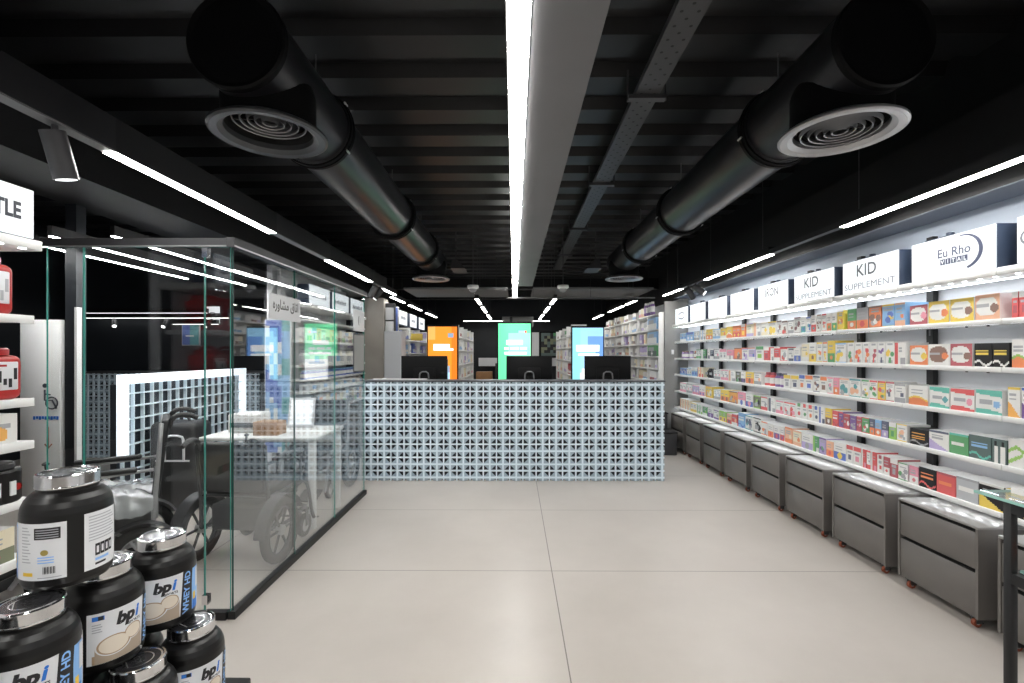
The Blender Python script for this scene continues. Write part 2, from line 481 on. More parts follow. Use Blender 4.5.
duct(1.53, 'round black air duct on the supplement shelf side, closed ring diffuser at its end', [(2.76, .2), (4.36, .2), (5.75, .195)], False)
duct(-1.155, 'round black air duct above the glass room, diffuser with recessed rings', [(2.76, .2), (4.5, .2), (5.9, .195)], True)

# small tapered hoods beside the far diffusers
for x, lab in ((-.77, 'dark sheet metal hood next to the duct over the glass room'), (1.10, 'dark sheet metal hood next to the duct on the shelf side')):
    b = MB()
    s = 1 if x > 0 else -1
    b.add([(x-.10, 6.5, 2.58), (x+.10, 6.5, 2.58), (x+.10, 6.9, 2.58), (x-.10, 6.9, 2.58), (x-.03+.05*s, 6.55, 2.72), (x+.03+.05*s, 6.55, 2.72), (x+.03+.05*s, 6.85, 2.72), (x-.03+.05*s, 6.85, 2.72)],
          [[3,2,1,0],[4,5,6,7],[0,1,5,4],[1,2,6,5],[2,3,7,6],[3,0,4,7]], 'darkgrey')
    b.cyl((x+.05*s, 6.7, 2.72), (x+.05*s, 6.7, ZC+.02), .006, 'darkgrey', seg=6)
    tag(b.build('duct_hood'), lab, 'hood')

# perforated cable tray
t = thing('cable_tray', 'perforated grey cable tray fixed under the ribbed ceiling beside the soffit', 'cable tray', (.815, 1.0, 3.0))
b = MB()
b.box(.745, .885, .3, 9.0, 3.0, 3.006, 'traymetal'); b.box(.741, .745, .3, 9.0, 3.0, 3.035, 'traymetal'); b.box(.885, .889, .3, 9.0, 3.0, 3.035, 'traymetal')
yy = .4
while yy < 8.9:
    for xx, dy in ((.775, 0), (.815, .05), (.855, 0)):
        b.disc(.009, -.0008, 'gap', 8, (xx, yy+dy, 3.0), 'Z', up=False)
    yy += .1
b.build('tray_channel', t)
for yy in (2.9, 4.4, 6.0, 7.6):
    d = MB(); d.box(.70, .93, yy, yy+.05, 2.975, 3.0, 'darkgrey'); d.cyl((.70, yy+.025, 2.97), (.70, yy+.025, ZC), .006, 'darkgrey', seg=6); d.cyl((.93, yy+.025, 2.97), (.93, yy+.025, ZC), .006, 'darkgrey', seg=6)
    d.build('tray_bracket', t)

# ---------------------------------------------------------------- lamps
M['trackgrey'] = mat('track_grey_enamel', (0.012, 0.012, 0.014), 0.4)
def linear_lamp(x, ya, yb, z, label, w=.055, h=.07, m='lamp', group=None, side=False, along='Y', rods=True):
    t = thing('linear_ceiling_lamp', label, 'ceiling lamp', (x, ya, z), group=group)
    def bx(B, a0, a1, u0, u1, z0, z1, mm):
        if along == 'Y': B.box(x+u0, x+u1, a0, a1, z0, z1, mm)
        else: B.box(a0, a1, x+u0, x+u1, z0, z1, mm)
    b = MB(); bx(b, ya, yb, -w/2, w/2, z+(.024 if side else .004), z+h, 'blackpaint'); b.build('housing', t, shift=True)
    b = MB(); bx(b, ya+.004, yb-.004, -w/2+.004, w/2-.004, z, z+(.027 if side else .006), m); b.build('diffuser', t)
    if rods:
        for yy in (ya+.15, yb-.15):
            b = MB()
            if along == 'Y': b.cyl((x, yy, z+h), (x, yy, ZC+.02), .002, 'midgrey', seg=5)
            else: b.cyl((yy, x, z+h), (yy, x, ZC+.02), .002, 'midgrey', seg=5)
            b.build('suspension_wire', t)
    return t
# the long lamp of the centre soffit
linear_lamp(.0125, -4.2, 7.47, 2.306, 'long bright linear lamp running along the grey centre soffit', w=.07, h=.006, side=False, rods=False)
GL = 'linear lamps along the shelf walls'
for i, (ya, yb) in enumerate(((-.4, .95), (2.04, 3.43), (4.44, 5.78), (-3.8, -1.4))):  # last lamp is unseen, added as fill light behind the camera
    linear_lamp(-1.75, ya, yb, 2.285, ['bright linear lamp above the entrance end of the tub shelf', 'bright linear lamp over the front of the glass room, largest on that side', 'bright linear lamp over the far end of the glass room', 'linear lamp nearest the shop front on the tub shelf side'][i], group=GL, rods=False, h=.15, w=.062)
for i, (ya, yb) in enumerate(((-.2, .9), (1.75, 3.29), (4.20, 5.65), (6.45, 7.2), (-3.8, -1.4))):  # the last one again lies out of view, added for fill
    linear_lamp(2.27, ya, yb, 2.285, ['bright linear lamp at the entrance end of the supplement shelves', 'bright linear lamp above the crescent logo sign', 'bright linear lamp above the blank and IRON signs', 'bright linear lamp above the pillar end of the supplement shelves', 'linear lamp nearest the shop front on the supplement side'][i], group=GL)
GR = 'small lamps in the rear of the shop'
for i, (x, ya, yb) in enumerate(((-1.78, 6.4, 7.1), (-1.9, 7.35, 8.2), (-1.9, 8.6, 9.7), (-1.9, 10.3, 11.6), (2.02, 7.9, 8.55), (2.02, 8.8, 10.1), (2.02, 10.8, 12.1),
                                 (-.6, 7.6, 8.5), (-.6, 8.95, 10.2), (-.6, 10.8, 12.2), (.66, 7.6, 8.5), (.66, 8.95, 10.2), (.66, 10.8, 12.2))):
    side = {-1.78: 'aisle of the blue banner', -1.9: 'aisle of the blue banner', 2.02: 'cubby shelf', -.6: 'orange screen', .66: 'blue screen'}[x]
    k = [0, 1, 2, 3, 0, 1, 2, 0, 1, 2, 0, 1, 2][i]
    linear_lamp(x, ya, yb, 2.285, '%s small linear lamp in the rear row on the %s side' % (ORD[k], side), group=GR, m='lamp_far', w=.06)
for i, (xa, xb, yy, z) in enumerate(((-1.35, -.28, 12.7, 2.27), (.42, .95, 12.7, 2.27), (-.45, .1, 13.2, 2.16))):
    linear_lamp(yy, xa, xb, z, ['crosswise lamp at the back between orange and green screens', 'crosswise lamp at the back between green and blue screens', 'lowest crosswise lamp against the back wall'][i], group=GR, m='lamp_far', along='X', rods=False, w=.07)

def spotlight(x, y, z, d, label, r=.038, L=.16):
    t = thing('track_spotlight', label, 'spotlight', (x, y, z), group='cylinder spotlights on the tracks')
    d = Vector(d).normalized(); c = Vector((0, 0, -.055))
    b = MB(); b.cyl((0,0,0), (0,0,-.06), .011, 'darkgrey', seg=10); b.cyl((0,-.02,-.06), (0,.02,-.06), .012, 'darkgrey', seg=10); b.build('mount', t, shift=False)
    b = MB(); b.cyl(c-d*.03, c+d*(L-.03), r, 'darkgrey', seg=24); b.build('barrel', t, shift=False)
    b = MB(); b.cyl(c+d*(L-.03), c+d*(L-.028), r*.8, 'led_soft', seg=20); b.build('lens', t, shift=False)
    return t
M['led_soft'] = mat('spot_lens', (1, 1, 1), .4, emit=2.0)
spotlight(-1.75, 1.80, 2.289, (.05, .25, -.9), 'large dark cylinder spotlight on the track above the tub shelf', .040, .175)
spotlight(-1.75, 5.95, 2.289, (-.5, .3, -.8), 'dark spotlight at the far corner of the glass room, one of a pair')
spotlight(-1.75, 6.2, 2.289, (-.5, -.2, -.8), 'farther dark spotlight of the pair beyond the glass room')
spotlight(2.27, 5.95, 2.289, (.7, -.5, -.6), 'dark spotlight on the track near the pillar end signs')
spotlight(2.27, 6.2, 2.289, (.6, .3, -.7), 'second dark spotlight near the pillar end signs, turned to the shelf')
for i, (ya, yb) in enumerate(((.95, 2.04), (3.43, 4.44), (5.78, 6.4))):
    b = MB(); b.box(-1.781, -1.719, ya, yb, 2.295, 2.435, 'trackgrey'); b.box(-1.778, -1.722, ya, yb, 2.289, 2.295, 'midgrey')
    tag(b.build('lamp_track'), ['dark track profile before the corner of the glass room carrying the big spotlight', 'dark track profile between the two lamps over the glass room', 'dark track profile carrying two spotlights past the glass room'][i], 'lamp track', 'track profiles between the lamps')
for i, (ya, yb) in enumerate(((.9, 1.75), (3.29, 4.20), (5.65, 6.45))):
    b = MB(); b.box(2.245, 2.295, ya, yb, 2.289, 2.33, 'trackgrey')
    tag(b.build('lamp_track'), ['slim track at the entrance end over the supplement shelves', 'slim track above the KID signs joining two lamps', 'slim track with two spotlights near the pillar'][i], 'lamp track', 'track profiles between the lamps')

def dome(x, y, label):
    t = thing('dome_camera', label, 'security camera', (x, y, 2.31), group='white dome cameras under the ceiling')
    b = MB(); b.lathe([(.0, .05), (.075, .05), (.08, .03), (.078, .012), (.055, .0)], 'white', 28, (x, y, 2.31)); b.build('base', t)
    b = MB(); b.lathe([(.055, .002), (.052, -.02), (.035, -.045), (.0, -.055)], 'tinted', 24, (x, y, 2.31)); b.build('dome', t)
    b = MB(); b.cyl((x, y, 2.36), (x, y, ZC+.02), .006, 'darkgrey', seg=6); b.build('drop_rod', t)
M['tinted'] = mat('grey_dome_plastic', (.35, .35, .36), .15)
dome(-.57, 6.6, 'white dome camera hanging between the long lamp and the glass room duct')
dome(.68, 6.6, 'white dome camera hanging between the soffit and the shelf side duct')

# grey ceiling rafts behind the counter
for x0, x1, lab in ((-1.75, -.10, 'flat grey ceiling raft on the orange screen side'), (.30, 2.20, 'flat grey ceiling raft on the blue screen side')):
    b = MB(); b.rbox(x0, x1, 7.5, 8.5, 2.42, 2.46, 'raft', .006)
    for xx in (x0+.2, x1-.2): b.cyl((xx, 8.0, 2.46), (xx, 8.0, ZC+.02), .004, 'darkgrey', seg=6)
    tag(b.build('ceiling_raft'), lab, 'ceiling panel')
b = MB(); b.cyl((-.12, 7.45, 2.285), (2.2, 7.45, 2.285), .012, 'raft', seg=10)
for xx in (.3, 1.2, 2.1): b.cyl((xx, 7.45, 2.285), (xx, 7.45, ZC+.02), .003, 'darkgrey', seg=5)
tag(b.build('ceiling_pipe'), 'thin pale pipe crossing under the ceiling behind the counter', 'pipe')
t = thing('ceiling_unit', 'pale grey ventilation box hanging above the green screen', 'ventilation unit', (.06, 11.2, 2.05))
b = MB(); b.rbox(-.28, .46, 11.2, 11.7, 2.05, 2.28, 'grey_panel', .01); b.build('case', t)
b = MB(); b.box(-.10, -.04, 11.19, 11.21, 2.06, 2.27, 'darkgrey'); b.build('grille', t)

# ---------------------------------------------------------------- supplement wall on the right
PITCH, B0 = .62, 2.43
SHELF_Z = [1.595, 1.347, 1.099, .851, .603]
SHELF_N = ['top', 'second', 'middle', 'fourth', 'bottom']
SIGNN = {-1: 'C', 0: 'crescent logo', 1: 'nearer KID', 2: 'farther KID', 3: 'IRON', 4: 'blank', 5: 'pale lettered', 6: 'faint', 7: 'pillar end logo'}
XF = 2.48
for k in range(-2, 8):
    y = B0 + PITCH*k
    if k > -2:
        t = thing('shelf_upright', ('black slotted upright between the %s and %s sign bays' % (SIGNN[k-1] if k > -1 else 'entrance', SIGNN[k])) if k > -1 else 'black slotted upright at the entrance end of the shelves', 'upright', (2.68, y, 0), group='black uprights of the supplement shelves')
        b = MB(); b.box(2.655, 2.687, y-.024, y+.024, .0, 2.16, 'blackpaint')
        b.build('post', t)
        b = MB()
        for i in range(5): b.box(2.6548, 2.656, y-.006, y+.006, .45+i*.36, .49+i*.36, 'midgrey')
        b.build('slots', t)['kind'] = 'stuff'
    if k < -1: continue
    # shelf boards
    for r, z in enumerate(SHELF_Z):
        t = thing('wall_shelf', 'white %s shelf board below the %s sign' % (SHELF_N[r], SIGNN[k]), 'shelf', (XF, y, z), group='white boards of the supplement shelves')
        b = MB(); b.rbox(XF+.004, 2.655, y+.003, y+PITCH-.003, z-.024, z, 'white', .002, 1); b.build('board', t)
        b = MB(); b.rbox(XF-.002, XF+.004, y+.003, y+PITCH-.003, z-.027, z+.001, 'white', .0015, 1); b.build('price_rail', t)
        d = MB(); d.box(XF+.006, XF+.016, y+.03, y+PITCH-.03, z-.0265, z-.024, 'ledstrip'); d.build('led_strip', t)  # added light strip, made up to brighten the shelf below
        if r < 3:
            for q in (.12, .24):
                d = MB(); d.cyl((XF+.05, y+q, z-.034), (XF+.05, y+q, z-.024), .006, 'darkgrey', seg=8); d.build('hook', t)
        if r == 4:
            for q in range(6):
                d = MB(); d.disc(.011, 0, 'led', 12, (XF+.05, y+.06+.1*q, z-.0285), 'Z', up=False); d.build('led', t)
    # lightbox sign on its canopy board
    t = thing('lightbox_sign', {-1: 'white lightbox sign with a large grey C beside the crescent logo sign', 0: 'lightbox sign with a blue grey crescent logo', 1: 'KID SUPPLEMENT lightbox sign directly beside the crescent logo sign', 2: 'KID SUPPLEMENT lightbox sign beside the IRON sign', 3: 'lightbox sign lettered IRON in grey',
              4: 'blank white lightbox sign beside the IRON sign', 5: 'white lightbox sign with a pale single line beside the blank one', 6: 'white lightbox sign with faint lettering second from the pillar', 7: 'small white lightbox sign with a dark curved logo at the pillar'}[k], 'sign', (XF, y, 1.855), group='lightbox signs over the supplement shelves')
    ya, yb = y+.03, y+.55
    b = MB(); b.rbox(XF+.006, 2.61, ya, yb, 1.858, 2.09, 'navy', .003, 1); hb = b.build('case', t)
    b = MB(); b.rbox(XF, XF+.008, ya+.002, yb-.002, 1.860, 2.088, 'signface', .002, 1); b.build('face', t)
    b = MB(); b.rbox(XF-.03, 2.655, y+.003, y+PITCH-.003, 1.815, 1.853, 'white', .003, 1); b.build('canopy_board', t)
    b = MB(); b.box(2.615, 2.655, yb-.13, yb+.06, 1.87, 2.13, 'navy'); b.cyl((2.63, yb-.1, 2.13), (2.63, yb-.1, 2.145), .02, 'navy', seg=12); b.build('bracket', t)
    d = MB(); d.box(2.60, 2.625, y+.01, y+PITCH-.01, 1.811, 1.815, 'ledstrip'); d.build('led_strip', t)
    for q in range(7):
        d = MB(); d.disc(.010, 0, 'led', 12, (XF+.02, y+.05+.085*q, 1.8148), 'Z', up=False); d.build('led', t)
    yc = (ya+yb)/2
    W = dict(xd=(0,-1,0), yd=(0,0,1))
    b = MB()
    if k == -1:
        b.text('C', .11, (XF-.0004, yb-.012, 1.945), m='signtext_pale', align='LEFT', **W)
    elif k == 0:
        n = 22                                        # crescent
        pts = []
        for i in range(n+1):
            a = math.radians(100 - 175*i/n); pts.append((.115*math.cos(a)+.04, .098*math.sin(a)))
        for i in range(n+1):
            a = math.radians(-75 + 175*i/n); pts.append((.094*math.cos(a)+.038, .088*math.sin(a)+.002))
        for i in range(n):
            q = [pts[i], pts[i+1], pts[2*n-i], pts[2*n+1-i]]
            b.add([(XF-.001, yb-.30-u, 1.978+v) for u, v in q], [[0,1,2,3]], 'logo')
        b.build('crescent', t); b = MB(); b.text('Eu Rho', .070, (XF-.0004, yb-.285, 1.972), m='logo', bold=.001, **W)
        for i, ch in enumerate('VITAL'):
            u = -.083 + i*.034
            b.add([(XF-.001, yb-.285-u, 1.928), (XF-.001, yb-.285-u-.031, 1.928), (XF-.001, yb-.285-u-.031, 1.961), (XF-.001, yb-.285-u, 1.961)], [[0,1,2,3]], 'logo')
            b.text(ch, .03, (XF-.0012, yb-.285-u-.0155, 1.934), m='signface', bold=.001, **W)
    elif k in (1, 2):
        b.text('KID', .118, (XF-.0004, yc+.02, 1.972), m='signtext_mid', bold=.0018, **W)
    elif k == 3:
        b.text('IRON', .108, (XF-.0004, yc+.01, 1.972), m='signtext_mid', sx=.9, bold=.0015, **W)
    elif k in (4, 5, 6):
        for u0, u1, z0 in {4: ((-.1, .1, 1.96),), 5: ((-.2, -.12, 1.99), (-.10, -.03, 1.99), (-.01, .08, 1.99), (.10, .2, 1.99)), 6: ((-.12, .02, 1.975), (.04, .14, 1.975))}[k]:
            b.box(XF-.001, XF, yc-u1, yc-u0, z0, z0+.035, 'signtext_faint')
    else:
        for s, z0 in ((1, 1.995), (-1, 1.95)):
            p = [(-.12+.24*i/10, s*.03*math.sin(math.pi*i/10)*(.4+.08*i)) for i in range(11)]
            for i in range(10):
                (u, v), (u2, v2) = p[i], p[i+1]
                b.add([(XF-.001, yc-u, z0+v-.008), (XF-.001, yc-u2, z0+v2-.008), (XF-.001, yc-u2, z0+v2+.008), (XF-.001, yc-u, z0+v+.008)], [[0,1,2,3]], 'logo')
    if k in (1, 2):
        b.build('title_lettering', t); b = MB(); b.text('SUPPLEMENT', .062, (XF-.0004, yc, 1.882), m='signtext_pale', sx=1.32, **W); b.build('subtitle_lettering', t)
    elif k == 3:
        b.build('title_lettering', t); b = MB(); b.text('SUPPLEMENT', .055, (XF-.0004, yc, 1.893), m='signtext_faint', **W); b.build('subtitle_lettering', t)
    else: b.build('logo' if k in (0, 7) else 'lettering', t)

# ---------------------------------------------------------------- printed boxes
def design_cell(des, u, v, w, h, rnd):
    """which ink covers the cell at u (across) and v (up): 0 base, 1 and 2 accents, 3 pale grey text"""
    txt = (v > .55 and v < .80 and .12 < u < .72 and int(v*14) % 2 == 0)
    if des == 'band':
        if v < .24: return 1
        if v > .9: return 1
        if (u-.7)**2*w*w + (v-.42)**2*h*h < (.17*min(w, h))**2: return 2
        return 3 if txt else 0
    if des == 'top':
        if v > .74: return 1
        if .18 < v < .5 and .25 < u < .75: return 2
        return 3 if (.55 < v < .66 and .15 < u < .8) else 0
    if des == 'side':
        if u < .3: return 1
        if v < .3 and u > .55: return 2
        return 3 if txt and u > .38 else 0
    if des == 'half':
        if v < .42: return 2 if (u-.5)**2*w*w+(v-.22)**2*h*h < (.2*min(w, h))**2 else 1
        return 3 if txt else 0
    if des == 'splash':
        for (bu, bv, br, bc) in rnd.blobs:
            if ((u-bu)*w)**2 + ((v-bv)*h)**2 < (br*min(w, h))**2: return bc
        if v > .92 or v < .05: return 1
        return 3 if (.72 < v < .86 and .15 < u < .85 and int(v*18) % 2) else 0
    if des == 'fruit':
        for (bu, bv, br, bc) in rnd.blobs[:3]:
            if ((u-bu)*w)**2 + ((v-.2-bv*.75)*h)**2 < (br*1.15*w)**2: return 1 if bc != 3 else 2
        if .06 < v < .30 and .25 < u < .8: return 2 if abs(u-.5) < .14 else 3 if v < .16 else 0
        return 3 if .84 < v < .92 and .2 < u < .8 else 0
    if des == 'berry':
        if v > .78: return 1 if .2 < u < .75 else 0
        if (u-.55)**2*w*w+(v-.32)**2*h*h < (.24*min(w, h))**2: return 2
        return 3 if (.55 < v < .68 and .2 < u < .8) else 0
    if des in ('euro', 'euro2'):
        inset = (abs(u-.47)/.42)**3 + (abs(v-.52)/.36)**3 < 1
        if des == 'euro2':
            if v > .84 - .12*u or v < .17 + .05*math.sin(u*5): return 1
            if (u-.8)**2*w*w+(v-.42)**2*h*h < (.15*h)**2: return 2
            return 3 if (.42 < v < .6 and .15 < u < .65) else 0
        if (u-.78)**2*w*w + (v-.45)**2*h*h < (.17*h)**2: return 2
        if inset: return 3 if (.5 < v < .62 and u < .55) else 1
        return 0
    if des == 'swoosh':
        if v < .22+.16*math.sin(3.1*u+.3): return 1
        if v < .30+.18*math.sin(3.1*u+.3): return 2
        return 3 if txt else 0
    if des == 'corner':
        if v < .55*(1-u): return 1
        if v > .9: return 2
        return 3 if txt else 0
    if des == 'dark':
        if .40 < v < .72 and .08 < u < .82 and int(v*12) % 2 == 0: return 1
        if v < .30 and abs(v-.16-.10*math.sin(u*7)) < .05: return 2
        return 0
    if des == 'text':
        return 1 if (.42 < v < .58 and .1 < u < .8) else (2 if v > .88 else 0)
    if des == 'bottles':
        if v < .68 and (abs(u-.28) < .15 or abs(u-.76) < .15): return 1
        if .68 < v < .9 and (abs(u-.28) < .08 or abs(u-.76) < .08): return 2
        return 0
    if des == 'leaf':
        if abs(v-.72+.5*abs(u-.35)) < .07 or abs(v-.3-.5*(u-.3)) < .07 and u < .6: return 1
        if (u-.8)**2+(v-.35)**2 < .02: return 2
        return 0
    return 0
def carton(b, x0, x1, y0, y1, h, base, a1, a2, des, rnd, cell=.0062):
    """front towards -Y, standing on z = 0; the print is part of the front"""
    w = x1-x0
    nx, ny = max(4, min(22, round(w/cell))), max(6, min(24, round(h/cell)))
    rnd.blobs = [(rnd.uniform(.2, .8), rnd.uniform(.15, .6), rnd.uniform(.12, .24), rnd.choice((1, 1, 2, 2, 3))) for _ in range(5)]
    cols = [pal(base), pal(a1), pal(a2), pal('text') if base not in ('black', 'forest', 'navy') else pal('grey')]
    vs = [(x0+w*i/nx, y0, h*j/ny) for j in range(ny+1) for i in range(nx+1)]
    by = {}
    for j in range(ny):
        for i in range(nx):
            c = design_cell(des, (i+.5)/nx, (j+.5)/ny, w, h, rnd)
            by.setdefault(c, []).append([j*(nx+1)+i, j*(nx+1)+i+1, (j+1)*(nx+1)+i+1, (j+1)*(nx+1)+i])
    o = len(b.v)
    b.v += vs
    for c, fs in by.items():
        k = b.mi(cols[c])
        for f in fs: b.f.append([q+o for q in f]); b.m.append(k); b.s.append(False)
    bl, br, tr, tl = o, o+nx, o+(ny+1)*(nx+1)-1, o+ny*(nx+1)
    q = len(b.v)
    b.v += [(x0, y1, 0), (x1, y1, 0), (x1, y1, h), (x0, y1, h)]
    side = b.mi(pal('white' if des in ('euro', 'euro2') else base)); top = b.mi(pal(base if base in ('black', 'forest', 'yellow') and rnd.random() < .3 else 'white'))
    for f, k in (([br, q+1, q+2, tr], side), ([q, bl, tl, q+3], side), ([q+1, q, q+3, q+2], side), ([tl, tr, q+2, q+3], top), ([bl, q, q+1, br], side)):
        b.f.append(f); b.m.append(k); b.s.append(False)
def pill_bottle(b, lidb, r, h, body, lab, lid, center=(0, 0)):
    cx, cy = center
    b.lathe([(.0, .0), (r*.92, 0), (r, .006), (r, h*.18, lab), (r*1.004, h*.181, lab), (r*1.004, h*.62, lab), (r, h*.621), (r, h*.70), (r*.6, h*.82), (r*.6, h*.84)], body, 16, (cx, cy, 0))
    lidb.lathe([(r*.66, h*.82), (r*.68, h*.83), (r*.68, h*.985), (r*.62, h), (0, h)], lid, 16, (cx, cy, 0))

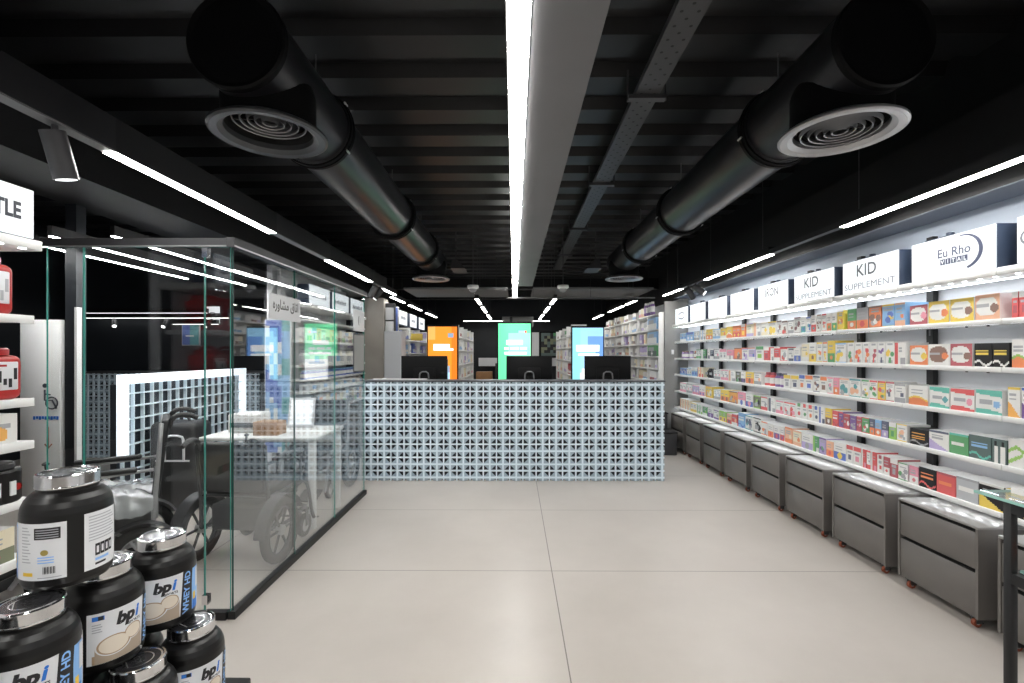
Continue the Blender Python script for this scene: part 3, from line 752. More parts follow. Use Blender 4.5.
PRODUCTS = [
"6.904 7.154 .12 sky white blue band;"
 "6.634 6.884 .12 sky blue white top;"
 "6.419 6.597 .12 white grey sky band;"
 "6.217 6.402 .13 white sky grey side;"
 "5.997 6.185 .13 yellow orange white half;"
 "5.765 5.982 .12 white sky grey band;"
 "5.601 5.751 .13 yellow white orange band;"
 "5.447 5.588 .13 yellow orange white swoosh;"
 "5.254 5.435 .13 orange red yellow half;"
 "5.141 5.243 .14 orange white yellow top;"
 "4.969 5.119 .14 cream lilac white band;"
 "4.827 4.958 .13 white peach grey side;"
 "4.694 4.808 .13 white cream yellow band;"
 "4.532 4.684 .13 white yellow grey splash;"
 "4.448 4.524 .13 white brown grey splash;"
 "4.350 4.439 .12 white brown red splash;"
 "4.256 4.342 .12 white grey brown band;"
 "4.152 4.249 .14 white maroon grey splash;"
 "4.081 4.145 .13 white teal blue half;"
 "4.012 4.074 .13 white blue teal splash;"
 "3.939 4.005 .14 white red teal half;"
 "3.874 3.932 .14 white brown red splash;"
 "3.812 3.868 .14 white red orange splash;"
 "3.752 3.806 .14 white orange green half;"
 "3.688 3.746 .14 white green yellow half;"
 "3.615 3.682 .15 yellow white orange splash;"
 "3.482 3.571 .15 green orange white half;"
 "3.364 3.477 .15 grey orange red half;"
 "3.245 3.355 .15 orange brown white splash;"
 "3.133 3.236 .15 sky yellow blue splash;"
 "3.045 3.129 .15 sky peach orange band;"
 "2.882 3.010 .12 crimson white pink euro;"
 "2.739 2.875 .13 yellow white orange euro;"
 "2.593 2.733 .13 yellow white brown euro;"
 "2.454 2.587 .135 peach white brown euro;"
 "2.366 2.397 .13 red white crimson top;"
 "2.310 2.363 .13 red white crimson top;"
 "2.236 2.306 .13 red white crimson top",
"6.904 7.154 .10 purple white brown bottle;"
 "6.709 6.864 .10 lilac white purple bottle;"
 "6.543 6.690 .10 brown white orange bottle;"
 "6.350 6.525 .12 white green grey band;"
 "6.185 6.333 .12 green white navy side;"
 "6.074 6.169 .13 white black navy side;"
 "5.952 6.059 .12 navy white black band;"
 "5.793 5.938 .12 white grey pink band;"
 "5.601 5.779 .12 white pink grey top;"
 "5.422 5.588 .11 pink white grey half;"
 "5.231 5.398 .13 orange brown yellow splash;"
 "5.075 5.220 .12 white lilac purple splash;"
 "4.927 5.064 .12 lilac white blue band;"
 "4.769 4.917 .14 white green lime top;"
 "4.666 4.760 .13 red white crimson top;"
 "4.585 4.657 .12 white red grey side;"
 "4.473 4.576 .13 red white crimson band;"
 "4.350 4.464 .12 white red crimson splash;"
 "4.256 4.334 .11 white navy grey band;"
 "4.152 4.249 .12 white blue grey half;"
 "4.039 4.138 .16 cream white yellow band;"
 "3.939 4.032 .16 white yellow brown half;"
 "3.862 3.932 .16 white yellow orange splash;"
 "3.800 3.856 .16 white orange yellow splash;"
 "3.711 3.794 .17 yellow green orange half;"
 "3.588 3.705 .15 white sky yellow splash;"
 "3.498 3.571 .15 white green orange fruit;"
 "3.422 3.493 .15 white orange red fruit;"
 "3.350 3.417 .15 white red orange fruit;"
 "3.280 3.345 .15 white crimson red fruit;"
 "3.209 3.276 .15 white purple navy fruit;"
 "3.133 3.205 .15 white yellow green fruit;"
 "3.045 3.129 .14 white red grey side;"
 "2.879 3.010 .12 orange white yellow euro;"
 "2.736 2.875 .125 white brown orange euro;"
 "2.601 2.733 .125 crimson white brown euro;"
 "2.495 2.590 .125 black yellow white dark;"
 "2.409 2.492 .125 black yellow white dark;"
 "2.324 2.397 .14 white orange lime swoosh;"
 "2.249 2.319 .14 white orange lime swoosh",
"6.904 7.154 .10 blue sky white band;"
 "6.709 6.884 .11 white sky grey band;"
 "6.489 6.690 .11 sky white blue top;"
 "6.283 6.471 .13 cream orange red side;"
 "5.997 6.250 .12 black grey navy bag;"
 "5.765 5.952 .12 white grey pink band;"
 "5.549 5.751 .12 white pink grey band;"
 "5.373 5.536 .12 white peach grey side;"
 "5.254 5.361 .11 olive black green splash;"
 "5.141 5.243 .11 white navy purple half;"
 "4.969 5.130 .12 yellow orange brown half;"
 "4.808 4.958 .12 white grey peach band;"
 "4.703 4.788 .13 red white crimson bottle;"
 "4.612 4.694 .13 red white crimson bottle;"
 "4.515 4.603 .13 purple white navy bottle;"
 "4.431 4.507 .13 purple white navy bottle;"
 "4.303 4.414 .12 white yellow grey top;"
 "4.181 4.295 .12 white yellow navy top;"
 "4.095 4.174 .13 white blue orange top;"
 "3.985 4.088 .13 white orange blue top;"
 "3.893 3.978 .13 white navy brown splash;"
 "3.806 3.887 .13 white orange brown top;"
 "3.734 3.800 .13 white pink teal splash;"
 "3.665 3.728 .13 pink orange white half;"
 "3.555 3.659 .13 white peach teal splash;"
 "3.437 3.550 .13 white teal peach splash;"
 "3.355 3.427 .13 white green yellow splash;"
 "3.280 3.350 .13 white red green splash;"
 "3.209 3.276 .13 yellow red green splash;"
 "3.133 3.205 .13 white crimson navy splash;"
 "3.045 3.129 .12 white grey navy band;"
 "2.879 3.018 .12 white orange yellow swoosh;"
 "2.739 2.868 .12 white mint teal euro2;"
 "2.590 2.730 .12 white red pink euro2;"
 "2.443 2.582 .125 white mint sky euro2;"
 "2.356 2.416 .15 white amber yellow corner;"
 "2.292 2.351 .15 white purple blue corner",
"6.904 7.154 .13 white pink grey band;"
 "6.671 6.884 .13 white grey pink band;"
 "6.436 6.653 .12 lilac pink white band;"
 "6.234 6.419 .13 white pink blue half;"
 "5.997 6.201 .14 yellow amber white splash;"
 "5.765 5.952 .12 white grey sky band;"
 "5.536 5.751 .13 yellow orange brown half;"
 "5.325 5.523 .13 amber brown orange splash;"
 "5.141 5.313 .14 pink white blue half;"
 "4.979 5.130 .14 white blue pink half;"
 "4.827 4.969 .13 olive lime black splash;"
 "4.694 4.817 .13 white red grey band;"
 "4.550 4.666 .13 white navy grey side;"
 "4.414 4.541 .12 white pink red band;"
 "4.226 4.406 .12 white red pink splash;"
 "4.138 4.218 .13 white green red berry;"
 "4.060 4.130 .13 white red green berry;"
 "3.978 4.053 .13 white red orange berry;"
 "3.906 3.972 .13 white blue navy berry;"
 "3.831 3.900 .13 white blue navy side;"
 "3.746 3.824 .13 yellow brown white half;"
 "3.671 3.740 .12 red white crimson dark;"
 "3.620 3.665 .12 purple red navy splash;"
 "3.550 3.615 .11 crimson red white splash;"
 "3.482 3.545 .11 purple grey white splash;"
 "3.427 3.477 .11 crimson pink green splash;"
 "3.355 3.422 .11 green red white splash;"
 "3.303 3.350 .11 navy orange grey half;"
 "3.245 3.299 .11 sky orange white half;"
 "3.184 3.240 .11 navy lilac white half;"
 "3.117 3.179 .11 lime white green top;"
 "3.033 3.113 .11 white yellow peach splash;"
 "2.875 3.010 .10 black amber grey dark;"
 "2.742 2.872 .11 white lilac navy corner;"
 "2.624 2.739 .115 green white mint text;"
 "2.500 2.621 .125 forest sky mint dark;"
 "2.421 2.497 .125 forest white black bottles;"
 "2.301 2.414 .14 white lime green leaf",
"6.747 7.154 .14 cream peach white side;"
 "6.507 6.728 .12 white yellow cream band;"
 "6.316 6.489 .12 white green lime side;"
 "6.153 6.300 .12 green white lime band;"
 "5.967 6.137 .12 white purple lilac half;"
 "5.807 5.952 .11 white purple grey band;"
 "5.601 5.793 .12 lime yellow purple half;"
 "5.472 5.588 .11 peach red navy half;"
 "5.325 5.460 .13 red white peach band;"
 "5.152 5.301 .16 sky white blue dark;"
 "4.979 5.141 .15 white teal navy splash;"
 "4.817 4.969 .15 white black grey splash;"
 "4.694 4.808 .13 white orange grey splash;"
 "4.585 4.684 .13 white orange red half;"
 "4.481 4.576 .13 white purple red half;"
 "4.398 4.473 .13 white red purple half;"
 "4.272 4.390 .14 peach orange cream band;"
 "4.145 4.264 .13 cream peach orange band;"
 "3.985 4.138 .13 white lilac grey half;"
 "3.906 3.978 .13 green lime white side;"
 "3.818 3.900 .13 lilac purple green splash;"
 "3.728 3.812 .12 peach orange red half;"
 "3.588 3.723 .13 white blue yellow half;"
 "3.513 3.582 .13 white red navy top;"
 "3.432 3.508 .13 white red pink top;"
 "3.383 3.427 .13 red white pink side;"
 "3.340 3.378 .13 white red grey band;"
 "3.285 3.336 .13 red white pink side;"
 "3.227 3.280 .12 white crimson red berry;"
 "3.171 3.223 .12 crimson white red half;"
 "3.105 3.167 .12 crimson white grey top;"
 "3.025 3.101 .11 white green grey splash;"
 "2.947 3.014 .11 pink white rose half;"
 "2.824 2.943 .12 black orange red dark;"
 "2.699 2.821 .12 red orange crimson text;"
 "2.568 2.696 .125 silver white grey text;"
 "2.433 2.565 .13 black yellow white corner;"
 "2.328 2.428 .13 yellow black white corner"]

DESC = dict(band='band', top='upper band', side='side stripe', half='lower half', splash='pictures', fruit='fruit print', berry='berry print', euro='panel', euro2='wave', swoosh='swoosh', corner='corner', dark='lettering', text='lettering', bottles='bottles', leaf='leaf print')
NAMEC = dict(sky='light blue', forest='dark green', mint='mint', crimson='crimson', maroon='maroon', lilac='lilac', amber='amber')
rp = random.Random(11)
for r, row in enumerate(PRODUCTS):
    items = []
    for it in row.split(';'):
        p = it.split()
        if len(p) < 7: continue
        ya, yb, h = float(p[0]), float(p[1]), float(p[2])
        n = max(1, round((yb-ya)/.115)) if yb-ya > .15 else 1
        for q in range(n):
            items.append((ya+(yb-ya)*(q)/n+.001, ya+(yb-ya)*(q+1)/n-.001, h, *p[3:7]))
    items.sort(key=lambda i: -i[0])
    count = {}
    for ya, yb, h, base, a1, a2, des in items:
        if yb > 7.33: continue
        k = max(-1, min(7, int(math.floor(((ya+yb)/2-B0)/PITCH))))
        count[k] = count.get(k, -1) + 1
        w = yb-ya
        bn, an = NAMEC.get(base, base), NAMEC.get(a1, a1)
        where = '%s along %s shelf below %s sign' % (ORD[count[k]], SHELF_N[r], SIGNN[k])
        loc = (XF+.016, (ya+yb)/2, SHELF_Z[r])
        G = 'supplement packs on the %s shelf' % SHELF_N[r]
        if des == 'bottle':
            t = thing('supplement_bottle', '%s bottle with %s label, %s' % (bn, an, where), 'bottle', loc, -math.pi/2, G)
            b, lb = MB(), MB()
            pill_bottle(b, lb, min(.034, w/2), h, pal(base), pal(a1), pal(a2), (0, .04))
            b.build('body', t, shift=False); lb.build('cap', t, shift=False)
        elif des == 'bag':
            t = thing('supplement_pouch', 'crumpled %s foil pouch, %s' % (bn, where), 'pouch', loc, -math.pi/2, G)
            b = MB(); ww = min(w, .3)*.9
            n = 8
            vs, fs = [], []
            for j in range(n+1):
                v = j/n
                th = .045*math.sin(math.pi*min(1, .12+v*.9))**.8+.003
                for i in range(12):
                    a = 2*math.pi*i/12
                    vs.append((ww*.5*math.cos(a)*(1-.15*v)+.01*rp.uniform(-1, 1), .06+th*math.sin(a)+.006*rp.uniform(-1, 1), h*v))
            for j in range(n):
                fs += [[j*12+i, j*12+(i+1)%12, (j+1)*12+(i+1)%12, (j+1)*12+i] for i in range(12)]
            fs += [list(range(12))[::-1], [n*12+i for i in range(12)]]
            b.add(vs, fs, pal(base)); b.build('pouch_body', t, shift=False)
            b = MB(); b.box(-ww*.3, ww*.3, .004, .012, h*.35, h*.6, pal(a1)); b.build('pouch_label', t, shift=False)
        else:
            o = MB(); carton(o, -w/2, w/2, 0, .150, h, base, a1, a2, des, rp, cell=.0062 if ya < 4.6 else .011)
            x = o.build('supplement_box', None)
            x.location = loc; x.rotation_euler = (0, 0, -math.pi/2 + rp.uniform(-.012, .012))
            tag(x, '%s box with %s %s, %s' % (bn, an, DESC[des], where), 'box', G)

# ---------------------------------------------------------------- drawer cabinets
def make_cabinet():
    t = thing('drawer_cabinet', 'x', 'drawer cabinet')
    W, D, z0, z1 = .505, .285, .060, .533
    b = MB()                                                # front towards -Y, width along X
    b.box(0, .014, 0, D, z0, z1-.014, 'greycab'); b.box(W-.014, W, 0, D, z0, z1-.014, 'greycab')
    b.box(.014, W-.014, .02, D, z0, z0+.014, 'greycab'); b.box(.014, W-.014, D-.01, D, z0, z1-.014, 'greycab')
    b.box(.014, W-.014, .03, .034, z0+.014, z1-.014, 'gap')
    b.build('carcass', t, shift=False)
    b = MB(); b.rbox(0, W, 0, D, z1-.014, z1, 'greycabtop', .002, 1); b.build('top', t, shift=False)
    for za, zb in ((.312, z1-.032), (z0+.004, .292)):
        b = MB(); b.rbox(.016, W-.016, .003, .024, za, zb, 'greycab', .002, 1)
        b.box(.016, W-.016, .006, .028, zb, zb+.003, 'gap')
        b.build('drawer', t, shift=False)
    for x in (.05, W-.05):
        for y in (.04, D-.04):
            b = MB(); b.box(x-.018, x+.018, y-.022, y+.022, z0-.008, z0, 'darkframe')
            b.box(x-.016, x-.012, y-.012, y+.022, .022, z0-.008, 'darkframe'); b.box(x+.012, x+.016, y-.012, y+.022, .022, z0-.008, 'darkframe')
            c = b.build('caster', t, shift=False)
            b = MB(); b.cyl((x-.009, y, .021), (x+.009, y, .021), .021, 'orange_caster', seg=16); b.cyl((x-.0115, y, .021), (x+.0115, y, .021), .008, 'silver', seg=8)
            b.build('caster_wheel', c, shift=False)
    return t
cab = make_cabinet()
CABW = ['behind the black stand', 'nearest fully visible one beside the black stand', 'second from the black stand', 'third from the black stand', 'fourth from the black stand',
        'fourth from the pillar', 'third from the pillar', 'second from the pillar', 'beside the pillar']
for i in range(9):
    c = cab if i == 0 else dup(cab)
    # width along -Y once the front faces the aisle
    c.location = (2.36, 2.385+.603*(i-1)+.55, 0); c.rotation_euler = (0, 0, -math.pi/2)
    c['label'] = 'grey two-drawer cabinet on casters, ' + CABW[i]
    c['group'] = 'drawer cabinets under the supplement shelves'

# ---------------------------------------------------------------- reception counter
def block_front(b, x0, x1, z0, z1, y, c, vx, vz, open_cells=False):
    """square breeze blocks: ribs, corner plates and dark diamonds"""
    def rect(xa, xb, za, zb): return max(xa, x0), min(xb, x1), max(za, z0), min(zb, z1)
    i0 = math.floor((x0-vx)/c)-1; i1 = math.ceil((x1-vx)/c)+1
    j0 = math.floor((z0-vz)/c)-1; j1 = math.ceil((z1-vz)/c)+1
    for i in range(i0, i1):
        xx = vx+i*c; w = (.0075 if i % 2 == 0 else .0095) if not open_cells else .0055
        a, e, f, g = rect(xx-w, xx+w, z0, z1)
        if e-a > .002: b.box(a, e, y, y+.03, z0, z1, 'barwhite')
    for j in range(j0, j1):
        zz = vz+j*c; w = (.0075 if j % 2 == 0 else .0095) if not open_cells else .0055
        a, e, f, g = rect(x0, x1, zz-w, zz+w)
        if g-f > .002: b.box(x0, x1, y+.0006, y+.03, f, g, 'barwhite')
    if open_cells:
        b.quad((x0, y+.05, z0), (x1, y+.05, z0), (x1, y+.05, z1), (x0, y+.05, z1), 'blockdark')
        return
    t = .90*c
    for i in range(i0, i1):
        for j in range(j0, j1):
            xa, xb, za, zb = vx+i*c, vx+(i+1)*c, vz+j*c, vz+(j+1)*c
            if xb <= x0+.004 or xa >= x1-.004 or zb <= z0+.004 or za >= z1-.004: continue
            # dark corner is the one that lies on an even grid vertex
            dx = 0 if i % 2 == 0 else 1
            dz = 0 if j % 2 == 0 else 1
            px = xa if dx == 0 else xb; pz = za if dz == 0 else zb
            sx = 1 if dx == 0 else -1; sz = 1 if dz == 0 else -1
            P = [(px+sx*t, pz), (px+sx*.5*t, pz+sz*.62*t), (px, pz+sz*t), (px, pz+sz*c), (px+sx*c, pz+sz*c), (px+sx*c, pz)]
            P[1] = (px+sx*.54*t, pz+sz*.54*t)
            P = [(min(max(p, x0), x1), min(max(q, z0), z1)) for p, q in P]
            f = [0, 1, 2, 3, 4, 5]
            if sx*sz < 0: f = f[::-1]
            b.add([(p, y+.012, q) for p, q in P], [f], 'blockgrey')
            b.add([(P[0][0], y+.012, P[0][1]), (P[1][0], y+.012, P[1][1]), (P[2][0], y+.012, P[2][1]), (P[0][0], y+.05, P[0][1]), (P[1][0], y+.05, P[1][1]), (P[2][0], y+.05, P[2][1])], [[0,1,4,3],[1,2,5,4]], 'blockdark')
    b.quad((x0, y+.05, z0), (x1, y+.05, z0), (x1, y+.05, z1), (x0, y+.05, z1), 'blockdark')
t = thing('reception_counter', 'long reception counter fronted with blue-grey patterned blocks', 'counter', (0, 5.27, 0))
b = MB(); block_front(b, -1.665, 1.668, 0.0, 1.098, 5.27, .0735, -1.665, .993-.147*6); b.build('block_front', t)
b = MB(); b.rbox(-1.675, 1.678, 5.262, 5.50, 1.098, 1.116, 'countertop', .003, 1); b.build('worktop', t)
b = MB(); b.box(-1.665, 1.668, 5.322, 5.34, 0, 1.098, 'blockgrey'); b.box(-1.665, -1.64, 5.34, 6.1, 0, 1.098, 'barwhite'); b.box(1.643, 1.668, 5.34, 6.1, 0, 1.098, 'barwhite'); b.build('carcass', t)
b = MB(); b.box(-1.64, 1.643, 5.45, 6.1, .72, .745, 'white'); b.build('desk_shelf', t)
b = MB(); b.box(-1.62, -1.0, 5.45, 5.49, 1.116, 1.124, 'white'); b.build('edge_strip', t)

def monitor(x, y, rz, label):
    t = thing('desktop_monitor', label, 'monitor', (x, y, .7458), rz, 'black monitors behind the counter')
    b = MB(); b.rbox(-.27, .27, -.012, .012, .305, .640, 'screenblack', .006, 2); b.build('screen_back', t, shift=False)
    b = MB(); b.rbox(-.13, .13, -.024, -.010, .36, .50, 'screenblack', .006, 2); b.build('rear_bulge', t, shift=False)
    b = MB(); b.tube([(-.055, -.03, .04), (-.055, -.06, .38), (-.045, -.06, .455), (.045, -.06, .455), (.055, -.06, .38), (.055, -.03, .04)], .009, 'midgrey', 8, sub=1); b.build('stand_bracket', t, shift=False)
    b = MB(); b.rbox(-.035, .035, -.03, -.008, .02, .40, 'screenblack', .006, 1); b.build('stand_neck', t, shift=False)
    b = MB(); b.rbox(-.13, .13, -.10, .10, 0, .018, 'screenblack', .008, 2); b.build('stand_foot', t, shift=False)
    return t
monitor(-1.06, 5.62, .10, 'black monitor on the counter in front of the orange screen')
monitor(.18, 5.62, 0, 'black monitor on the counter in front of the green screen')
monitor(1.105, 5.62, -.10, 'black monitor on the counter in front of the blue screen')

# ---------------------------------------------------------------- poster screens
def emi(name, h, s=1.0):
    return mat(name, h, .4, emit=s*.62)
EM = dict(o=emi('screen_orange', 'f7962a', .9), O=emi('screen_deep_orange', 'ee7d1c', .85), p=emi('screen_pale_orange', 'fcb25e', .9), w=emi('screen_white', 'ffffff', 1.0), g=emi('screen_green', '62dd9c', .95), G=emi('screen_mint', '8ff0bd', .95),
          b=emi('screen_sky', '9fd4f5', .95), c=emi('screen_cyan', '8fe0ee', .95), B=emi('screen_blue', '6f9fe0', .95), k=emi('screen_dark_teal', '2b5f66', .6), y=emi('screen_grey_green', '6fae98', .7), s=emi('screen_steel', '8fa8c4', .8), n=emi('screen_navy', '2c3552', .5), r=emi('screen_red', 'e04848', .8))
def totem(x, y, w, H, art, label):
    t = thing('poster_screen', label, 'display screen', (x, y, 0), 0, 'upright poster screens behind the counter')
    b = MB(); b.rbox(-w/2, w/2, 0, .06, .06, H, 'screenblack', .008, 2); b.build('housing', t, shift=False)
    b = MB(); b.rbox(-w/2-.06, w/2+.06, -.15, .25, 0, .06, 'screenblack', .01, 2); b.build('base', t, shift=False)
    b = MB(); nx, ny = 16, 44
    x0, x1, z0, z1 = -w/2+.02, w/2-.02, .25, H-.03
    for j in range(ny):
        for i in range(nx):
            ch = art((i+.5)/nx, (j+.5)/ny)
            xa, xb, za, zb = x0+(x1-x0)*i/nx, x0+(x1-x0)*(i+1)/nx, z0+(z1-z0)*j/ny, z0+(z1-z0)*(j+1)/ny
            b.quad((xa, -.001, za), (xb, -.001, za), (xb, -.001, zb), (xa, -.001, zb), EM[ch])
    b.build('screen', t, shift=False)
def art_o(u, v):
    if .78 < v < .82 and .2 < u < .78: return 'w'
    if .745 < v < .765 and .2 < u < .85: return 'w'
    if .88 < v < .93 and .7 < u < .9: return 's'
    if .86 < v and u < .25: return 'p'
    if .60 < v < .66 and .3 < u < .66: return 'k' if int(u*24) % 2 else 'y'
    if .52 < v < .60 and .26 < u < .72: return 'y' if (u < .6) else 's'
    if .20 < v < .52 and .55 < u < .78: return 's' if u < .68 else 'b'
    if .20 < v < .52 and .28 < u < .55: return 'k'
    if v < .3 or u > .8: return 'O'
    return 'o'
def art_g(u, v):
    if .90 < v < .935 and .64 < u < .88: return 'b' if u < .8 else 'r'
    if .80 < v < .83 and .28 < u < .72: return 'w'
    if .75 < v < .77 and .18 < u < .85: return 'w' if int(u*16) % 5 else 'G'
    if .71 < v < .73 and .18 < u < .85: return 'w'
    if v < .66 and u > .26 and v > .3:
        if .61 < v < .64 and .35 < u < .85: return 's'
        return 'w'
    return 'g' if u < .3 or v > .9 else 'G'
def art_b(u, v):
    if .75 < v < .81 and .12 < u < .88: return 'w'
    if .70 < v < .72 and .2 < u < .85: return 'w'
    if .52 < v < .56 and .3 < u < .6: return 'w'
    if .30 < v < .52 and .25 < u < .5: return 'w'
    if .24 < v < .30 and u < .55: return 'n'
    if u < .28: return 'c'
    if u > .72 or (v > .82 and u > .5): return 'B' if v < .9 else 'b'
    return 'b'
totem(-1.205, 8.0, .53, 1.895, art_o, 'tall orange advertising screen standing behind the counter')
totem(.008, 7.40, .545, 1.91, art_g, 'tall green advertising screen standing behind the counter')
totem(1.242, 8.0, .555, 1.875, art_b, 'tall light blue advertising screen standing behind the counter')

# ---------------------------------------------------------------- tub stack at the front
JR, JH, LR = .086, .232, .0605
def jar_profile():
    return [(.0, .0), (.070, .0), (.079, .004), (.084, .014), (JR, .03), (JR, .158), (.0855, .172), (.083, .186), (.078, .199), (.070, .210), (.062, .217), (.058, .219), (.058, .226)]
def curved_patch(b, a0, a1, z0, z1, m, r=JR+.0008, n=10):
    vs = []
    for i in range(n+1):
        a = a0+(a1-a0)*i/n
        vs += [(r*math.cos(a), r*math.sin(a), z0), (r*math.cos(a), r*math.sin(a), z1)]
    b.add(vs, [[2*i, 2*i+2, 2*i+3, 2*i+1] for i in range(n)], m, True)
def curved_disc(b, ac, zc, ra, rz, m, r, n=20):
    vs = []
    for i in range(n+1):
        t = math.pi*i/n; a = ac-ra*math.cos(t); h = max(rz*math.sin(t), 1e-4)
        vs += [(r*math.cos(a), r*math.sin(a), zc-h), (r*math.cos(a), r*math.sin(a), zc+h)]
    b.add(vs, [[2*i, 2*i+2, 2*i+3, 2*i+1] for i in range(n)], m, True)
def warp_at(ac, zc, r, rot=0.0):
    def f(x, y):
        xx = x*math.cos(rot)-y*math.sin(rot); yy = x*math.sin(rot)+y*math.cos(rot)
        a = ac + xx/JR
        return (r*math.cos(a), r*math.sin(a), zc+yy)
    return f
def make_jar():
    """label front centred on angle 0 (+X); angles grow towards +Y, i.e. to the reader's right"""
    t = thing('protein_tub', 'x', 'tub')
    b = MB(); b.lathe(jar_profile(), 'jar', 48); b.build('body', t, shift=False)
    b = MB()
    b.lathe([(.0585, .2245), (LR, .2265), (LR+.0005, .229), (LR, .231), (LR, .2545), (LR-.002, .258), (LR-.006, .2585), (LR-.008, .2555), (LR-.010, .2555), (.0, .2555)], 'chrome', 56)
    for i in range(56):
        a = 2*math.pi*i/56
        b.box(0, 0, 0, 0, 0, 0, 'chrome') if False else None
    lid = b.build('lid', t, shift=False)
    b = MB()
    b.lathe([(LR-.012, .2558), (.0, .2558)], 'lidprint', 48)
    b.lathe([(.034, .2561), (.031, .2561)], 'chrome', 40)
    b.text('bpi', .030, (0, 0, 0), (1,0,0), (0,1,0), 'chrome', warp=lambda x, y: (x, y-.008, .2563))
    for k in range(5): b.box(-.022+.0, .022, -.026-.0, -.024, .2560, .2562, 'silver') if k == 0 else None
    b.build('lid_emblem', lid, shift=False)
    # wrap label ------------------------------------------------------
    r0, r1, r2, r3 = JR+.0007, JR+.0012, JR+.0017, JR+.0022
    b = MB()
    curved_patch(b, -.92, .62, .030, .156, 'label', r0, 14)
    # milk cups at the foot of the label
    rr = [JR+.0010+.0002*q for q in range(6)]
    curved_patch(b, -.80, .46, .0305, .052, 'tan', rr[0], 10)
    for ac, zc, ra, rz in ((-.30, .070, .44, .026), (.20, .084, .28, .021)):
        curved_patch(b, ac-ra, ac+ra, .0305, zc, 'glassgrey', rr[1], 10)
        for q, (s, m_) in enumerate(((1, 'label'), (.91, 'tan'), (.80, 'cream'))): curved_disc(b, ac, zc, ra*s, rz*s, m_, rr[2]+.0001*q)
    curved_patch(b, -.80, -.52, .138, .149, 'labelblue', r1, 4); curved_patch(b, -.66, -.54, .1385, .1485, 'labelblack', r2, 3)
    for k in range(4): curved_patch(b, -.80, -.60+.03*(k % 2), .127-.006*k, .1295-.006*k, 'labelgrey', r1, 3)
    b.text('bp', .041, None or (0,0,0), (1,0,0), (0,1,0), 'labelblack', bold=.0022, shear=.2, warp=warp_at(-.02, .116, r1))
    b.text('i', .041, (0,0,0), (1,0,0), (0,1,0), 'labelblue', bold=.0016, shear=.2, warp=warp_at(.305, .116, r1))
    b.text('SPORTS', .0095, (0,0,0), (1,0,0), (0,1,0), 'labelblack', bold=.0003, warp=warp_at(.24, .1035, r1))
    # black stripe with the product words, then the blue corner
    vs = []
    for i in range(5):
        u = i/4
        for z, s in ((.030, 0), (.156, .10)):
            a = .50+s+.40*u; vs.append((r1*math.cos(a), r1*math.sin(a), z))
    b.add(vs, [[2*i, 2*i+2, 2*i+3, 2*i+1] for i in range(4)], 'labelblack', True)
    b.text('WHEY HD', .026, (0,0,0), (1,0,0), (0,1,0), 'labelsky', bold=.0008, warp=warp_at(.83, .092, r2, math.pi/2-.07))
    curved_patch(b, .97, 1.42, .030, .152, 'labelsky', r0, 6); curved_patch(b, 1.0, 1.3, .030, .060, 'labelblue', r1, 4); curved_patch(b, 1.02, 1.16, .058, .080, 'labelyellow', r2, 3); curved_patch(b, 1.2, 1.4, .09, .148, 'label', r1, 3)
    b.build('front_label', t, shift=False)
    # back labels
    b = MB()
    A = math.pi
    curved_patch(b, 1.35, 2.70, .030, .158, 'label', r0, 14)
    curved_patch(b, 2.02, 2.58, .122, .148, 'labelblack', r1, 6)
    for k in range(4): curved_patch(b, 2.06, 2.54, .1255+.0055*k, .1275+.0055*k, 'labelgrey', r2, 6)
    for k in range(12): curved_patch(b, 1.66, 1.93-.04*(k % 3), .070+.007*k, .0725+.007*k, 'labelgrey', r1, 4)
    curved_disc(b, 2.25, .092, .085, .0065, 'gold', r1)
    for k in range(3): curved_patch(b, 2.1, 2.45, .068+.006*k, .0705+.006*k, 'labelsky', r1, 4)
    for k in range(9):
        a = 2.22+.03*k; curved_patch(b, a, a+.014+.006*(k % 2), .044, .060, 'labelblack', r1, 1)
    curved_patch(b, 1.70, 1.98, .040, .048, 'labelyellow', r1, 4); curved_patch(b, 2.1, 2.6, .0345, .0365, 'labelgrey', r1, 5)
    b.build('nutrition_label', t, shift=False)
    b = MB()
    curved_patch(b, 3.05, 4.05, .030, .165, 'label', r0, 14)
    for k in range(9): curved_patch(b, 3.15, 3.95-.07*(k % 3), .098+.007*k, .1005+.007*k, 'labelgrey', r1, 6)
    for k in range(4):
        a = 3.30+.135*k; curved_patch(b, a, a+.125, .060, .088, 'labelblack', r1, 2); curved_patch(b, a+.03, a+.09, .066, .082, 'label', r2, 2)
    curved_patch(b, 3.30, 3.70, .048, .054, 'labelsky', r1, 4); curved_patch(b, 3.30, 3.60, .038, .043, 'labelblack', r1, 4)
    b.build('side_label', t, shift=False)
    return t
M['glassgrey'] = mat('label_glass_print', (.40, .32, .245), .45)
M['lidprint'] = mat('lid_dark_print', (.05, .05, .055), .25, .6)
jar = make_jar()
LZ = .258
